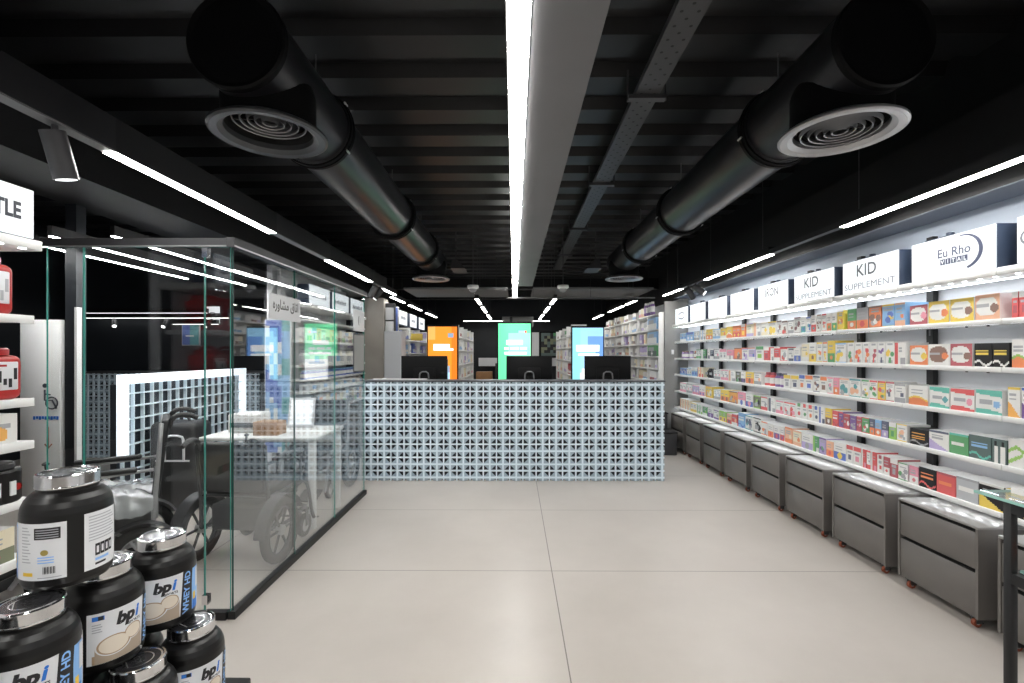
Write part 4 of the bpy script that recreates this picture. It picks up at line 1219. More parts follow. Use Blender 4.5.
# (x, y, layer, turn, label)
JARS = [(-1.085, 1.150, 2, 2.74, 'black protein tub on top of the stack, turned to its nutrition label'),
        (-1.062, 1.035, 1, -.84, 'black protein tub directly under the topmost one, logo facing out'),
        (-1.078, 1.242, 1, -.32, 'middle black protein tub of the second layer, cups print showing'),
        (-1.058, 1.422, 1, -.92, 'black protein tub at the far end of the second layer'),
        (-.968, 1.420, 0, -.45, 'black protein tub at the far end of the lowest layer'),
        (-.985, 1.240, 0, -.75, 'black protein tub low in the stack, only its lid and shoulder showing'),
        (-1.085, .860, 1, -.7, 'black protein tub nearest the entrance in the second layer'),
        (-1.150, 1.410, 0, -.7, 'black protein tub in the back row of the lowest layer, far end'),
        (-1.160, 1.225, 0, -.7, 'black protein tub in the back row of the lowest layer, middle'),
        (-1.160, 1.040, 0, -.7, 'black protein tub in the back row of the lowest layer, second'),
        (-.980, 1.055, 0, -.7, 'black protein tub of the lowest layer nearest the aisle'),
        (-1.07, .860, 0, -.7, 'black protein tub of the lowest layer nearest the entrance')]
for i, (x, y, l, rz, lab) in enumerate(JARS):
    j = jar if i == 0 else dup(jar)
    j.location = (x, y, .360+LZ*l); j.rotation_euler = (0, 0, rz)
    j['label'] = lab; j['group'] = 'stacked protein tubs'
t = thing('display_plinth', 'low black display plinth carrying the stack of protein tubs', 'plinth', (-1.06, 1.15, 0))
b = MB(); b.rbox(-1.30, -.86, .72, 1.55, .33, .36, 'blackpaint', .004, 1); b.build('top', t)
b = MB(); b.box(-1.26, -.90, .76, 1.51, 0, .33, 'darkgrey'); b.build('body', t)

# ---------------------------------------------------------------- glass-topped stand at the right
t = thing('display_stand', 'black metal stand with two green-edged glass shelves before the nearest cabinets', 'stand', (1.6, 1.2, 0))
for x, y in ((1.421, 1.368), (2.0, 1.368), (1.421, .72), (2.0, .72)):
    b = MB(); b.rbox(x-.011, x+.011, y-.011, y+.011, 0, .995, 'blackpaint', .002, 1); b.build('post', t)
for z in (.965, .765):
    b = MB()
    b.box(1.432, 1.99, 1.357, 1.379, z, z+.03, 'blackpaint'); b.box(1.432, 1.99, .709, .731, z, z+.03, 'blackpaint')
    b.box(1.410, 1.432, .731, 1.357, z, z+.03, 'blackpaint'); b.box(1.989, 2.011, .731, 1.357, z, z+.03, 'blackpaint')
    b.build('rail_frame', t)
for z, x0, y1 in ((.997, 1.395, 1.45), (.797, 1.434, 1.355)):
    b = MB(); x1 = 2.04 if z > .9 else 1.987; b.quad((x0, .70, z+.008), (x1, .70, z+.008), (x1, y1, z+.008), (x0, y1, z+.008), 'glass'); b.quad((x0, y1, z), (x1, y1, z), (x1, .70, z), (x0, .70, z), 'glass')
    for q in (((x0, .70), (x1, .70)), ((x1, .70), (x1, y1)), ((x1, y1), (x0, y1)), ((x0, y1), (x0, .70))): b.quad((*q[0], z), (*q[1], z), (*q[1], z+.008), (*q[0], z+.008), 'tableglass')
    b.build('glass_shelf', t)
def tall_bottle(x, y, z, r, h, body, lab, cap, label):
    t = thing('supplement_bottle', label, 'bottle', (x, y, z))
    b, l = MB(), MB(); pill_bottle(b, l, r, h, pal(body), pal(lab), pal(cap)); b.build('body', t, shift=False); l.build('cap', t, shift=False)
tall_bottle(1.485, 1.29, .806, .036, .165, 'white', 'orange', 'white', 'white bottle with orange label on the lower glass shelf of the stand')
for i, (x, y, lab) in enumerate(((1.50, 1.40, 'white carton near the far corner of the glass-topped stand'), (1.56, 1.40, 'second white carton on top of the glass-topped stand'), (1.53, 1.28, 'flat white carton on the glass-topped stand, nearer one'))):
    o = MB(); carton(o, -.024, .024, 0, .05, [.018, .03, .02][i], 'white', 'grey', 'silver', 'top', R)
    x_ = o.build('small_carton'); x_.location = (x, y-.03, 1.005); tag(x_, lab, 'box', 'cartons on the glass-topped stand')

# ---------------------------------------------------------------- glass consulting room
GX, GY, GT = -1.505, 2.53, 1.985
def pane(parent, name, x0, x1, y0, y1, z0, z1, m, edge='glassedge'):
    b = MB()
    v = [(x0,y0,z0),(x1,y0,z0),(x1,y1,z0),(x0,y1,z0),(x0,y0,z1),(x1,y0,z1),(x1,y1,z1),(x0,y1,z1)]
    thin_x = (x1-x0) < (y1-y0)
    big = [[3,0,4,7],[1,2,6,5]] if thin_x else [[0,1,5,4],[2,3,7,6]]
    small = [[0,1,5,4],[2,3,7,6]] if thin_x else [[3,0,4,7],[1,2,6,5]]
    b.add(v, big, m); b.add(v, small, edge); b.add(v, [[3,2,1,0],[4,5,6,7]], edge)
    return b.build(name, parent)
t = thing('glass_partition', 'frameless clear glass partition along the aisle with black floor rail', 'glass partition', (GX, GY, 0), group='glass walls of the consulting room')
for i, (a, e) in enumerate(((2.535, 3.245), (3.25, 3.975), (3.98, 4.76))):
    pane(t, 'pane', GX-.006, GX+.004, a, e, .04, GT, 'glassside', 'glassedge' if i else 'glassedgedark')
b = MB(); b.box(GX-.02, GX+.02, GY-.01, 4.78, 0, .042, 'blackpaint'); b.build('floor_rail', t)
b = MB(); b.box(GX-.022, GX+.022, GY-.02, 4.78, GT, GT+.05, 'darkgrey'); b.box(GX+.022, GX+.026, GY-.02, 4.78, GT, GT+.008, 'silver'); b.build('head_rail', t)
t = thing('glass_front', 'frameless glass front with door facing the entrance', 'glass partition', (-2.0, GY, 0), group='glass walls of the consulting room')
for x0, x1, z0, nm in ((-2.50, -2.305, .04, 'pane'), (-2.30, -1.655, .012, 'door_leaf'), (-1.65, -1.515, .04, 'pane')):
    pane(t, nm, x0, x1, GY-.005, GY+.005, z0, GT, 'glass')
b = MB(); b.box(-2.52, GX-.02, GY-.022, GY+.022, GT+.006, GT+.045, 'darkgrey'); b.box(-2.52, GX-.02, GY-.026, GY-.018, GT, GT+.006, 'silver'); b.build('head_rail', t)
b = MB(); b.box(-1.65, -1.53, GY-.02, GY+.02, 0, .042, 'blackpaint'); b.build('floor_rail', t)
for z in (1.93, .08):
    b = MB(); b.box(-1.66, -1.63, GY-.016, GY+.016, z, z+.05, 'chrome'); b.build('hinge', t)
# room sign
t = thing('room_sign', 'white consulting room sign with black Persian lettering fixed to the glass', 'sign', (GX, 3.1, 1.7))
b = MB(); b.rbox(GX+.005, GX+.011, 2.895, 3.315, 1.632, 1.79, 'label', .002, 1); b.build('plate', t)
b = MB(); b.text('\u0627\u062A\u0627\u0642 \u0645\u0634\u0627\u0648\u0631\u0647', .1, (GX+.0115, 3.105, 1.69), (0,1,0), (0,0,1), 'labelblack', sx=.62) if False else None
b.text('\uFEE9\uFEAD\uFEED\uFE8E\uFEB8\uFEE3 \uFED5\uFE8E\uFE97\uFE8D', .085, (GX+.0115, 3.105, 1.700), (0,1,0), (0,0,1), 'labelblack', sx=.86, bold=.0012); b.build('lettering', t)
# notices stuck on the far pane
t = thing('door_notice', 'small white notice with a dark emblem on the glass', 'notice', (GX, 4.5, 1.6))
b = MB(); b.rbox(GX+.005, GX+.009, 4.42, 4.74, 1.63, 1.83, 'label', .001, 1); b.build('sheet', t)
b = MB(); b.text('(', .09, (GX+.0095, 4.56, 1.71), (0,1,0), (0,0,1), 'labelblack', bold=.003); b.text('\u0627', .06, (GX+.0095, 4.60, 1.715), (0,1,0), (0,0,1), 'labelblack'); b.build('emblem', t)
t = thing('notice_board', 'tall grey notice sheet in a dark frame below the white notice', 'notice', (GX, 4.5, 1.3))
b = MB(); b.rbox(GX+.005, GX+.008, 4.42, 4.74, 1.235, 1.605, 'darkgrey', .001, 1); b.build('frame', t)
b = MB(); b.box(GX+.008, GX+.010, 4.44, 4.72, 1.25, 1.59, 'grey_panel'); b.build('sheet', t)

# partition panel with the wheelchair pictogram
t = thing('pictogram_panel', 'white panel with a wheelchair pictogram and a down arrow', 'panel', (-3.35, 3.40, 0))
b = MB(); b.rbox(-3.56, -3.27, 3.40, 3.44, 0, 1.66, 'white', .003, 1); b.build('board', t)
b = MB()
Y = 3.397
b.torus((-3.325, Y, 1.06), .042, .005, 'signtext', 'Y', 20, 6)
b.lathe([(0, 0), (.016, 0), (.016, .004), (0, .004)], 'signtext', 12, (-3.375, Y-.002, 1.185), 'Y')
b.tube([(-3.375, Y, 1.155), (-3.375, Y, 1.08), (-3.32, Y, 1.08), (-3.29, Y, 1.02)], .006, 'signtext', 6); b.tube([(-3.375, Y, 1.125), (-3.335, Y, 1.12)], .005, 'signtext', 6)
b.build('pictogram', t)
b = MB()
for k in range(9): b.box(-3.46+.021*k, -3.445+.021*k, Y-.001, Y+.002, .94+.006*(k % 2), .965, 'labelblue')
b.build('caption_line', t)
b = MB(); b.tube([(-3.35, Y, .89), (-3.35, Y, .74)], .004, 'orange_caster', 6); b.tube([(-3.375, Y, .765), (-3.35, Y, .735), (-3.325, Y, .765)], .004, 'orange_caster', 6); b.build('arrow', t)
b = MB(); b.box(-3.25, -3.17, 3.42, 3.50, 0, 3.1, 'darkwall'); structure(b.build('column_dark'))
b = MB(); b.box(-3.165, -3.147, 3.40, 3.44, 0, 1.75, 'white'); tag(b.build('white_batten'), 'slim white upright batten beside the dark column in the glass room', 'batten')

# solid stand-ins for the counter's reflection: lit-framed block front, pale block front behind
t = thing('service_desk', 'dark block-fronted desk outlined by a lit white frame behind the glass', 'desk', (-3.3, 4.9, 0))
b = MB()
tmp = MB(); block_front(tmp, 3.99, 5.78, .25, 1.16, 0, .110, 4.0, .3, True)
b2 = MB(); b2.mats = tmp.mats; b2.f = tmp.f; b2.m = tmp.m; b2.s = tmp.s; b2.v = [(-3.30-y, x, z) for x, y, z in tmp.v]
b2.build('block_front', t)
b = MB(); b.box(-3.34, -3.28, 3.97, 5.80, 1.155, 1.235, 'whiteprint'); b.box(-3.34, -3.28, 3.97, 4.03, .5, 1.155, 'whiteprint'); b.box(-3.34, -3.28, 5.74, 5.80, .3, 1.155, 'whiteprint'); b.build('lit_frame', t)
b = MB(); b.box(-3.41, -3.36, 3.99, 5.78, 0, 1.15, 'darkwall'); b.build('carcass', t)
t = thing('service_counter', 'pale block-fronted counter against the dark back of the glass room', 'counter', (-5.0, 6.4, 0))
b = MB(); block_front(b, -6.0, -3.45, 0, 1.145, 6.4, .0735, -6.0, .1); b.build('block_front', t)
b = MB(); b.rbox(-6.02, -3.43, 6.39, 6.88, 1.145, 1.165, 'countertop', .003, 1); b.build('worktop', t)
b = MB(); b.box(-5.99, -3.46, 6.46, 6.86, 0, 1.145, 'darkwall'); b.build('carcass', t)
# glowing bars imitating lamp reflections, spotlights and signs on the dark partition
for i, (xa, xb, z) in enumerate(((-6.3, -4.4, 1.99), (-6.2, -4.1, 1.92), (-4.9, -4.25, 1.83))):
    linear_lamp(6.80, xa, xb, z, ['upper white lamp along the dark back of the glass room', 'lower white lamp along the dark back of the glass room', 'short white lamp along the dark back of the glass room'][i], along='X', m='lamp_wall', rods=False, w=.05, group='lamps on the dark partition')
for i, (xa, ya, yb, z) in enumerate(((-2.55, 3.0, 4.6, 2.16), (-2.95, 3.0, 5.2, 2.16), (-3.45, 2.62, 5.0, 2.2))):
    linear_lamp(xa, ya, yb, z, ['thin ceiling lamp of the glass room nearest the aisle', 'middle thin ceiling lamp of the glass room', 'thin ceiling lamp of the glass room farthest from the aisle'][i], m='lamp_room', w=.03, rods=False, group='thin lamps inside the glass room')
for i, x in enumerate((-5.75, -5.0, -4.35)):
    spotlight(x, 6.80, 1.925, (.5-.4*i, -.6, -.6), ['white-lit spotlight farthest along the dark partition', 'middle spotlight on the dark partition', 'spotlight on the dark partition nearest the eye sign'][i], r=.03, L=.14)
t = thing('eye_sign', 'small white sign with a line drawn eye on the dark partition', 'sign', (-4.4, 6.94, 2.0))
b = MB(); b.rbox(-4.50, -4.32, 6.925, 6.95, 1.86, 2.10, 'signface_soft', .002, 1); b.build('plate', t)
b = MB()
b.tube([(-4.48+.014*i, 6.92, 1.98+.035*math.sin(math.pi*i/10)) for i in range(11)], .005, 'labelblack', 6); b.tube([(-4.48+.014*i, 6.92, 1.98-.03*math.sin(math.pi*i/10)) for i in range(11)], .005, 'labelblack', 6)
b.torus((-4.41, 6.92, 1.982), .018, .005, 'labelblack', 'Y', 14, 6); b.build('eye_drawing', t)
b = MB(); b.rbox(-4.86, -4.60, 6.92, 6.945, 1.53, 1.88, 'label', .002, 1)
b.box(-4.85, -4.74, 6.917, 6.92, 1.54, 1.87, pal('blue')); b.box(-4.74, -4.61, 6.917, 6.92, 1.54, 1.87, pal('teal')); b.box(-4.80, -4.68, 6.915, 6.917, 1.66, 1.68, pal('white'))
tag(b.build('wall_poster'), 'blue and teal poster on the dark partition', 'poster')  # solid panel put in for a blue reflection
b = MB(); b.rbox(-3.38, -2.85, 6.55, 6.9, 0, 1.9, 'wallwhite', .005, 1); structure(b.build('column_white'))
t = thing('standing_poster', 'standing light blue poster panel behind the glass', 'poster', (-2.55, 5.0, 0))  # stands in for the blue screen's reflection in the glass
b = MB(); b.rbox(-2.66, -2.38, 5.05, 5.07, .35, 1.78, 'label', .003, 1); b.build('panel', t)
b = MB()
for j in range(24):
    for i in range(6):
        u, v = (i+.5)/6, (j+.5)/24
        m_ = 'blue' if (v+u*.3) % .5 < .16 else 'sky' if (u*3+v*5) % 1 < .6 else 'white'
        if u > .62: m_ = 'teal' if v % .3 < .12 else 'sky'
        b.quad((-2.65+.26*i/6, 5.049, .36+1.41*j/24), (-2.65+.26*(i+1)/6, 5.049, .36+1.41*j/24), (-2.65+.26*(i+1)/6, 5.049, .36+1.41*(j+1)/24), (-2.65+.26*i/6, 5.049, .36+1.41*(j+1)/24), pal(m_))
b.build('print', t)
b = MB(); b.box(-2.68, -2.36, 4.98, 5.15, 0, .02, 'darkgrey'); b.box(-2.54, -2.50, 5.05, 5.07, .02, .36, 'darkgrey'); b.build('foot', t)

# desk with carton
t = thing('white_desk', 'white desk with square legs inside the glass room', 'desk', (-2.05, 4.1, 0))
b = MB(); b.rbox(-2.52, -1.585, 3.78, 4.42, .715, .745, 'white', .004, 1); b.build('desk_top', t)
for x, y in ((-1.63, 3.83), (-2.47, 3.83), (-1.63, 4.37), (-2.47, 4.37)):
    b = MB(); b.rbox(x-.025, x+.025, y-.025, y+.025, 0, .715, 'white', .003, 1); b.build('leg', t)
b = MB(); b.box(-2.45, -1.65, 4.36, 4.38, .60, .70, 'white'); b.build('apron', t)
t = thing('cardboard_box', 'brown cardboard box on the white desk behind the glass', 'box', (-2.02, 3.95, .745))
b = MB(); b.rbox(-2.13, -1.93, 3.86, 4.02, .745, .855, 'cardboard', .003, 1); b.build('carton_body', t)
b = MB(); b.box(-2.13, -1.93, 3.93, 3.95, .8552, .8562, 'cream'); b.build('tape', t)
t = thing('desk_printer', 'small white device standing on the white desk', 'printer', (-2.3, 4.15, .745))
b = MB(); b.rbox(-2.42, -2.18, 4.0, 4.25, .745, .90, 'white', .012, 2); b.build('case', t); b = MB(); b.box(-2.40, -2.20, 3.995, 4.0, .79, .83, 'darkgrey'); b.build('paper_slot', t)
t = thing('tablet', 'white tablet propped up on the white desk', 'tablet', (-1.93, 4.3, .745))
b = MB(); X_ = Matrix.Translation((-1.93, 4.28, .745)) @ Matrix.Rotation(-.2, 4, 'X'); b.rbox(-.12, .12, -.006, .006, 0, .27, 'label', .004, 2, xf=X_); b.build('case', t)
b = MB(); b.rbox(-.10, .10, -.008, -.006, .03, .25, 'signface_soft', .001, 1, xf=X_); b.build('screen', t)

# ---------------------------------------------------------------- wheelchairs
def wheelchair(label, back_h=.50, tube='chairframe', wheel_r=.17, group='wheelchairs in the glass room', power=True, spokes=6):
    """front towards -Y, origin on the floor"""
    t = thing('wheelchair', label, 'wheelchair', group=group)
    W = .235
    b = MB()
    for s in (-1, 1):
        x = s*W
        b.tube([(x, .24, .98*back_h/.5*.52+.46), (x, .21, .50), (x, .20, .42), (x, .20, .24)], .013, tube, 8, sub=1)
        b.tube([(x, .20, .44), (x, -.24, .46), (x, -.34, .40), (x, -.40, .16), (x, -.44, .10)], .013, tube, 8, sub=2)
        b.tube([(x, .20, .24), (x, -.05, .20), (x, -.30, .24)], .013, tube, 8, sub=1)
        b.tube([(x, -.22, .46), (x, -.22, .66), (x, .20, .68)], .011, tube, 8, sub=1)
        b.tube([(x, .16, .22), (x, -.20, .44)], .010, tube, 8)
    b.tube([(-W, .18, .24), (W, -.18, .42)], .010, tube, 8); b.tube([(W, .20, .24), (-W, -.16, .42)], .010, tube, 8)
    b.tube([(-W, .20, .46), (W, .20, .46)], .010, tube, 8); b.tube([(-W, -.28, .25), (W, -.28, .25)], .011, tube, 8)
    b.build('frame', t, shift=False)
    b = MB(); b.rbox(-.215, .215, -.25, .19, .445, .505, 'vinyl', .022, 3); b.build('seat', t, shift=False)
    X_ = Matrix.Translation((0, .205, .49)) @ Matrix.Rotation(-.12, 4, 'X')
    b = MB(); b.rbox(-.215, .215, -.022, .022, 0, back_h, 'vinyl', .018, 3, xf=X_); bk = b.build('backrest', t, shift=False)
    b = MB()
    for k in range(1, 4): b.rbox(-.19, .19, -.027, -.021, back_h*k/4-.004, back_h*k/4+.004, 'darkframe', .002, 1, xf=X_)
    b.build('back_seam', bk, shift=False)
    for s in (-1, 1):
        b = MB(); p = [X_ @ Vector(v) for v in ((s*.20, .02, back_h-.05), (s*.20, .03, back_h+.02), (s*.20, .10, back_h+.045), (s*.20, .17, back_h+.02))]
        b.tube(p, .016, 'vinyl', 10, sub=2); b.build('push_handle', t, shift=False)
        b = MB(); b.rbox(s*.235-.028, s*.235+.028, -.24, .12, .675, .705, 'vinyl', .012, 2); b.build('armrest', t, shift=False)
        b = MB(); b.torus((s*.285, .14, wheel_r), wheel_r-.03, .032, 'tyre', 'X', 36, 10); wh = b.build('drive_wheel', t, shift=False)
        b = MB(); x = s*.285
        b.lathe([(.0, -.02), (.035, -.02), (.035, .02), (.0, .02)], 'silver', 16, (x, .14, wheel_r), 'X'); b.torus((x, .14, wheel_r), wheel_r-.058, .010, tube, 'X', 32, 6)
        for k in range(spokes):
            a = 2*math.pi*k/spokes
            b.cyl((x, .14+.03*math.cos(a), wheel_r+.03*math.sin(a)), (x, .14+(wheel_r-.055)*math.cos(a), wheel_r+(wheel_r-.055)*math.sin(a)), .009, tube, seg=6)
        b.build('rim', wh, shift=False)
        b = MB(); n = 14; vs = []
        for i in range(n+1):
            a = math.radians(5+150*i/n); rr = wheel_r+.03
            for dx in (-.04, .04): vs.append((x+dx, .14+rr*math.cos(a), wheel_r+rr*math.sin(a)))
        b.add(vs, [[2*i, 2*i+1, 2*i+3, 2*i+2] for i in range(n)], 'darkframe', True); b.build('mudguard', t, shift=False)
        b = MB(); b.torus((s*.225, -.30, .09), .068, .022, 'tyre', 'X', 24, 8); cw = b.build('caster', t, shift=False)
        b = MB(); b.lathe([(.0, -.012), (.05, -.012), (.05, .012), (.0, .012)], 'silver', 14, (s*.225, -.30, .09), 'X'); b.box(s*.225-.03, s*.225-.025, -.31, -.27, .09, .21, tube); b.box(s*.225+.025, s*.225+.03, -.31, -.27, .09, .21, tube); b.box(s*.225-.03, s*.225+.03, -.32, -.26, .205, .225, tube); b.build('caster_fork', cw, shift=False)
        X2 = Matrix.Translation((s*.12, -.46, .10)) @ Matrix.Rotation(.35, 4, 'X')
        b = MB(); b.rbox(-.09, .09, -.13, .05, -.008, .008, 'tyre', .006, 2, xf=X2); b.build('footplate', t, shift=False)
    if power:
        b = MB(); b.rbox(-.17, .17, -.14, .20, .22, .40, 'darkframe', .02, 2); b.build('battery_case', t, shift=False)
        b = MB(); b.rbox(.20, .275, -.34, -.22, .685, .725, 'vinyl', .012, 2); b.cyl((.237, -.29, .72), (.237, -.295, .775), .008, 'vinyl', seg=8); b.lathe([(0, 0), (.016, .004), (.018, .014), (0, .026)], 'vinyl', 12, (.237, -.296, .77)); b.build('joystick', t, shift=False)
    return t
wa = wheelchair('wheelchair with plastic-wrapped seat behind the glass front')
wa.location = (-2.59, 3.08, 0); wa.rotation_euler = (0, 0, -.95)
wb_ = wheelchair('dark electric wheelchair with large wheel beside the aisle glass', back_h=.34, tube='darkframe', wheel_r=.215)
wb_.location = (-1.868, 3.385, 0); wb_.rotation_euler = (0, 0, math.pi-.06)
wc = wheelchair('folded back wheelchair parked behind the white desk', back_h=.42, wheel_r=.22, power=False, spokes=5)
wc.location = (-2.03, 4.93, 0); wc.rotation_euler = (0, 0, 0)
# clear film over the seat of the first chair: one crumpled sheet
b = MB(); n, mm = 22, 22
rf = random.Random(5)
hgt = [[rf.uniform(-.012, .016) for _ in range(mm+1)] for _ in range(n+1)]
vs = []
ca, sa = math.cos(-.95), math.sin(-.95)
for i in range(n+1):
    for j in range(mm+1):
        u, v = -.31+.62*i/n, -.40+.60*j/mm
        z = .54 + hgt[i][j] - max(0, abs(u)-.24)*1.5 - max(0, -.30-v)*1.6 + .02*math.sin(u*14+v*9)
        vs.append((-2.59+u*ca-v*sa, 3.08+u*sa+v*ca, z))
b.add(vs, [[i*(mm+1)+j, (i+1)*(mm+1)+j, (i+1)*(mm+1)+j+1, i*(mm+1)+j+1] for i in range(n) for j in range(mm)], 'film', True)
tag(b.build('plastic_sheet'), 'crumpled clear plastic sheet covering the wheelchair seat', 'plastic sheet')
# bag in the background of the glass room
t = thing('storage_bag', 'black upright bag with a white arched outline', 'bag', (-2.95, 4.3, 0))
b = MB(); b.rbox(-3.26, -2.84, 4.2, 4.48, .0, .80, 'vinyl', .06, 4); b.build('bag_body', t)
b = MB(); b.tube([(-3.10, 4.195, .47), (-3.10, 4.195, .64), (-3.08, 4.195, .685), (-2.95, 4.195, .685), (-2.93, 4.195, .64), (-2.93, 4.195, .47)], .011, 'label', 8, sub=1); b.box(-3.18, -2.88, 4.19, 4.20, .455, .47, 'label'); b.build('piping', t)
b = MB(); b.tube([(-3.13, 4.34, .79), (-3.11, 4.34, .84), (-2.99, 4.34, .84), (-2.97, 4.34, .79)], .012, 'vinyl', 8, sub=1); b.build('carry_handle', t)

# ---------------------------------------------------------------- tub shelf at the entrance, left
NX = -1.97
t = thing('lightbox_sign', 'lightbox sign ending in the letters TLE over the tub shelf', 'sign', (NX, 1.0, 1.88))
b = MB(); b.rbox(-2.12, NX-.006, .2, 1.94, 1.886, 2.086, 'navy', .003, 1); b.build('case', t)
b = MB(); b.rbox(NX-.008, NX, .202, 1.938, 1.888, 2.084, 'signface', .002, 1); b.build('face', t)
b = MB(); b.rbox(-2.34, NX+.01, .0, 1.965, 1.842, 1.882, 'white', .003, 1); b.build('canopy_board', t)
for q in range(5):
    d = MB(); d.disc(.012, 0, 'led', 12, (NX-.01, 1.90-.085*q, 1.8418), 'Z', up=False); d.build('led', t)
b = MB(); b.text('TLE', .088, (NX+.001, 1.885, 1.957), (0,1,0), (0,0,1), 'signtext', bold=.0035, align='RIGHT', sx=.72); b.build('lettering', t)
b = MB(); b.box(-2.34, -2.30, 1.88, 1.925, 0, 1.84, 'blackpaint'); tag(b.build('shelf_upright'), 'black upright behind the red tubs', 'upright')
NZ = [1.572, 1.235, 1.062, .83, .60]
NN = ['top', 'second', 'middle', 'fourth', 'bottom']
for r, z in enumerate(NZ):
    t = thing('wall_shelf', '%s white shelf board of the tub shelf' % NN[r], 'shelf', (NX, 1.0, z), group='boards of the tub shelf')
    b = MB(); b.rbox(-2.30, NX-.006, .0, 1.94, z-.028, z, 'white', .002, 1); b.build('board', t)
    b = MB(); b.rbox(NX-.006, NX, .0, 1.94, z-.032, z+.001, 'white', .001, 1); b.build('price_rail', t)
    for q in range(3):
        d = MB(); d.disc(.014, 0, 'led_soft', 12, (NX-.06, 1.86-.16*q, z-.0285), 'Z', up=False); d.build('led', t)
def square_tub(x, y, z, w, h, lab1, label, handle):
    t = thing('nutrition_tub', label, 'tub', (x, y, z))
    X_ = Matrix.Translation((x, y, z))
    b = MB(); b.rbox(-w/2, w/2, -w/2, w/2, 0, h*.86, 'redtub', w*.16, 4, xf=X_); b.build('body', t)
    b = MB(); b.lathe([(w*.42, h*.84), (w*.46, h*.86), (w*.46, h*.97), (w*.43, h), (0, h)], 'redtub', 28, (x, y, z)); b.build('lid', t)
    b = MB(); b.rbox(w*.2, w*.508, -w*.36, w*.36, h*.18, h*.74, 'label', w*.03, 2, xf=X_)
    b.rbox(-w*.36, w*.36, -w*.508, -w*.2, h*.18, h*.74, 'label', w*.03, 2, xf=X_); la = b.build('wrap_label', t)
    b = MB()
    for k in range(6):
        a, c = w*(-.30+.11*k), h*(.24+.05*((k*7) % 4))
        b.box(w*.508, w*.512, a, a+w*.07, c, c+h*(.12+.05*(k % 3)), lab1)
        b.box(a, a+w*.07, -w*.512, -w*.508, c, c+h*(.10+.06*(k % 2)), lab1)
    b.box(w*.508, w*.512, -w*.3, w*.1, h*.64, h*.68, 'redtub')
    o = b.v; b.v = [(p[0]+x, p[1]+y, p[2]+z) for p in o]; b.build('label_pattern', la)
    if handle:
        b = MB(); b.tube([(x-w*.3, y, z+h*.98), (x-w*.2, y, z+h*1.10), (x+w*.2, y, z+h*1.10), (x+w*.3, y, z+h*.98)], w*.06, 'redtub', 8, sub=2); b.build('handle', t)
square_tub(-2.11, 1.835, NZ[0], .17, .235, 'labelgrey', 'red tub with silver label on the top board of the tub shelf', False)
square_tub(-2.085, 1.84, NZ[1], .175, .205, 'labelblack', 'red tub with white and dark label on the second board of the tub shelf', True)
square_tub(-2.12, 1.63, NZ[0], .17, .235, 'labelgrey', 'red tub with silver label next along the top board of the tub shelf', False)
square_tub(-2.09, 1.63, NZ[1], .175, .205, 'labelblack', 'red tub with dark label next along the second board of the tub shelf', True)
for nm, x, y, z, h, w, cols, lab in (('supplement_box', -2.10, 1.84, NZ[2], .115, .14, ('white', 'white', 'amber', 'berry'), 'white box with an amber spot on the middle board of the tub shelf'),
                                     ('supplement_box', -2.08, 1.80, NZ[4], .13, .16, ('cream', 'olive', 'crimson', 'half'), 'cream box with olive lower half on the bottom board of the tub shelf'),
                                     ('supplement_box', -2.08, 1.62, NZ[4], .15, .14, ('white', 'lime', 'red', 'half'), 'white box with lime lower half on the bottom board of the tub shelf')):
    o = MB(); carton(o, -w/2, w/2, 0, .14, h, *cols, R)
    x_ = o.build(nm); x_.location = (x+.09, y, z); x_.rotation_euler = (0, 0, math.pi/2); tag(x_, lab, 'box', 'boxes on the tub shelf')
t = thing('shaker_tin', 'black tin with red spot and silver print on the fourth board of the tub shelf', 'tin', (-2.06, 1.86, NZ[3]))
b = MB(); b.lathe([(0, 0), (.080, 0), (.084, .006), (.084, .12), (.08, .128), (.05, .132), (0, .132)], 'jar', 32, (-2.06, 1.86, NZ[3])); b.build('body', t)
b = MB()
for a in (-1.1, -.55, 0.0): b.box(-2.06+.085*math.cos(a)-.004, -2.06+.085*math.cos(a)+.004, 1.86+.085*math.sin(a)-.010, 1.86+.085*math.sin(a)+.010, NZ[3]+.03, NZ[3]+.085, 'label')
b.lathe([(0, 0), (.014, 0), (.014, .004)], 'redtub', 14, (-2.06+.083, 1.88, NZ[3]+.06), 'X'); b.build('label_pattern', t)
b = MB(); b.lathe([(.062, .128), (.066, .134), (.066, .150), (.06, .154), (0, .154)], 'darkframe', 28, (-2.06, 1.86, NZ[3])); b.build('lid', t)
o = MB(); carton(o, -.12, .12, 0, .2, .17, 'cardboard_' if False else 'brown', 'olive', 'lime', 'half', R)
x_ = o.build('snack_carton'); x_.location = (-1.99, 1.84, .02); x_.rotation_euler = (0, 0, math.pi/2); tag(x_, 'brown snack carton on the floor plinth of the tub shelf', 'box')
b = MB(); b.box(-2.30, NX-.01, 0, 1.96, 0, .02, 'darkgrey'); tag(b.build('shelf_plinth'), 'dark floor plinth under the tub shelf', 'plinth')

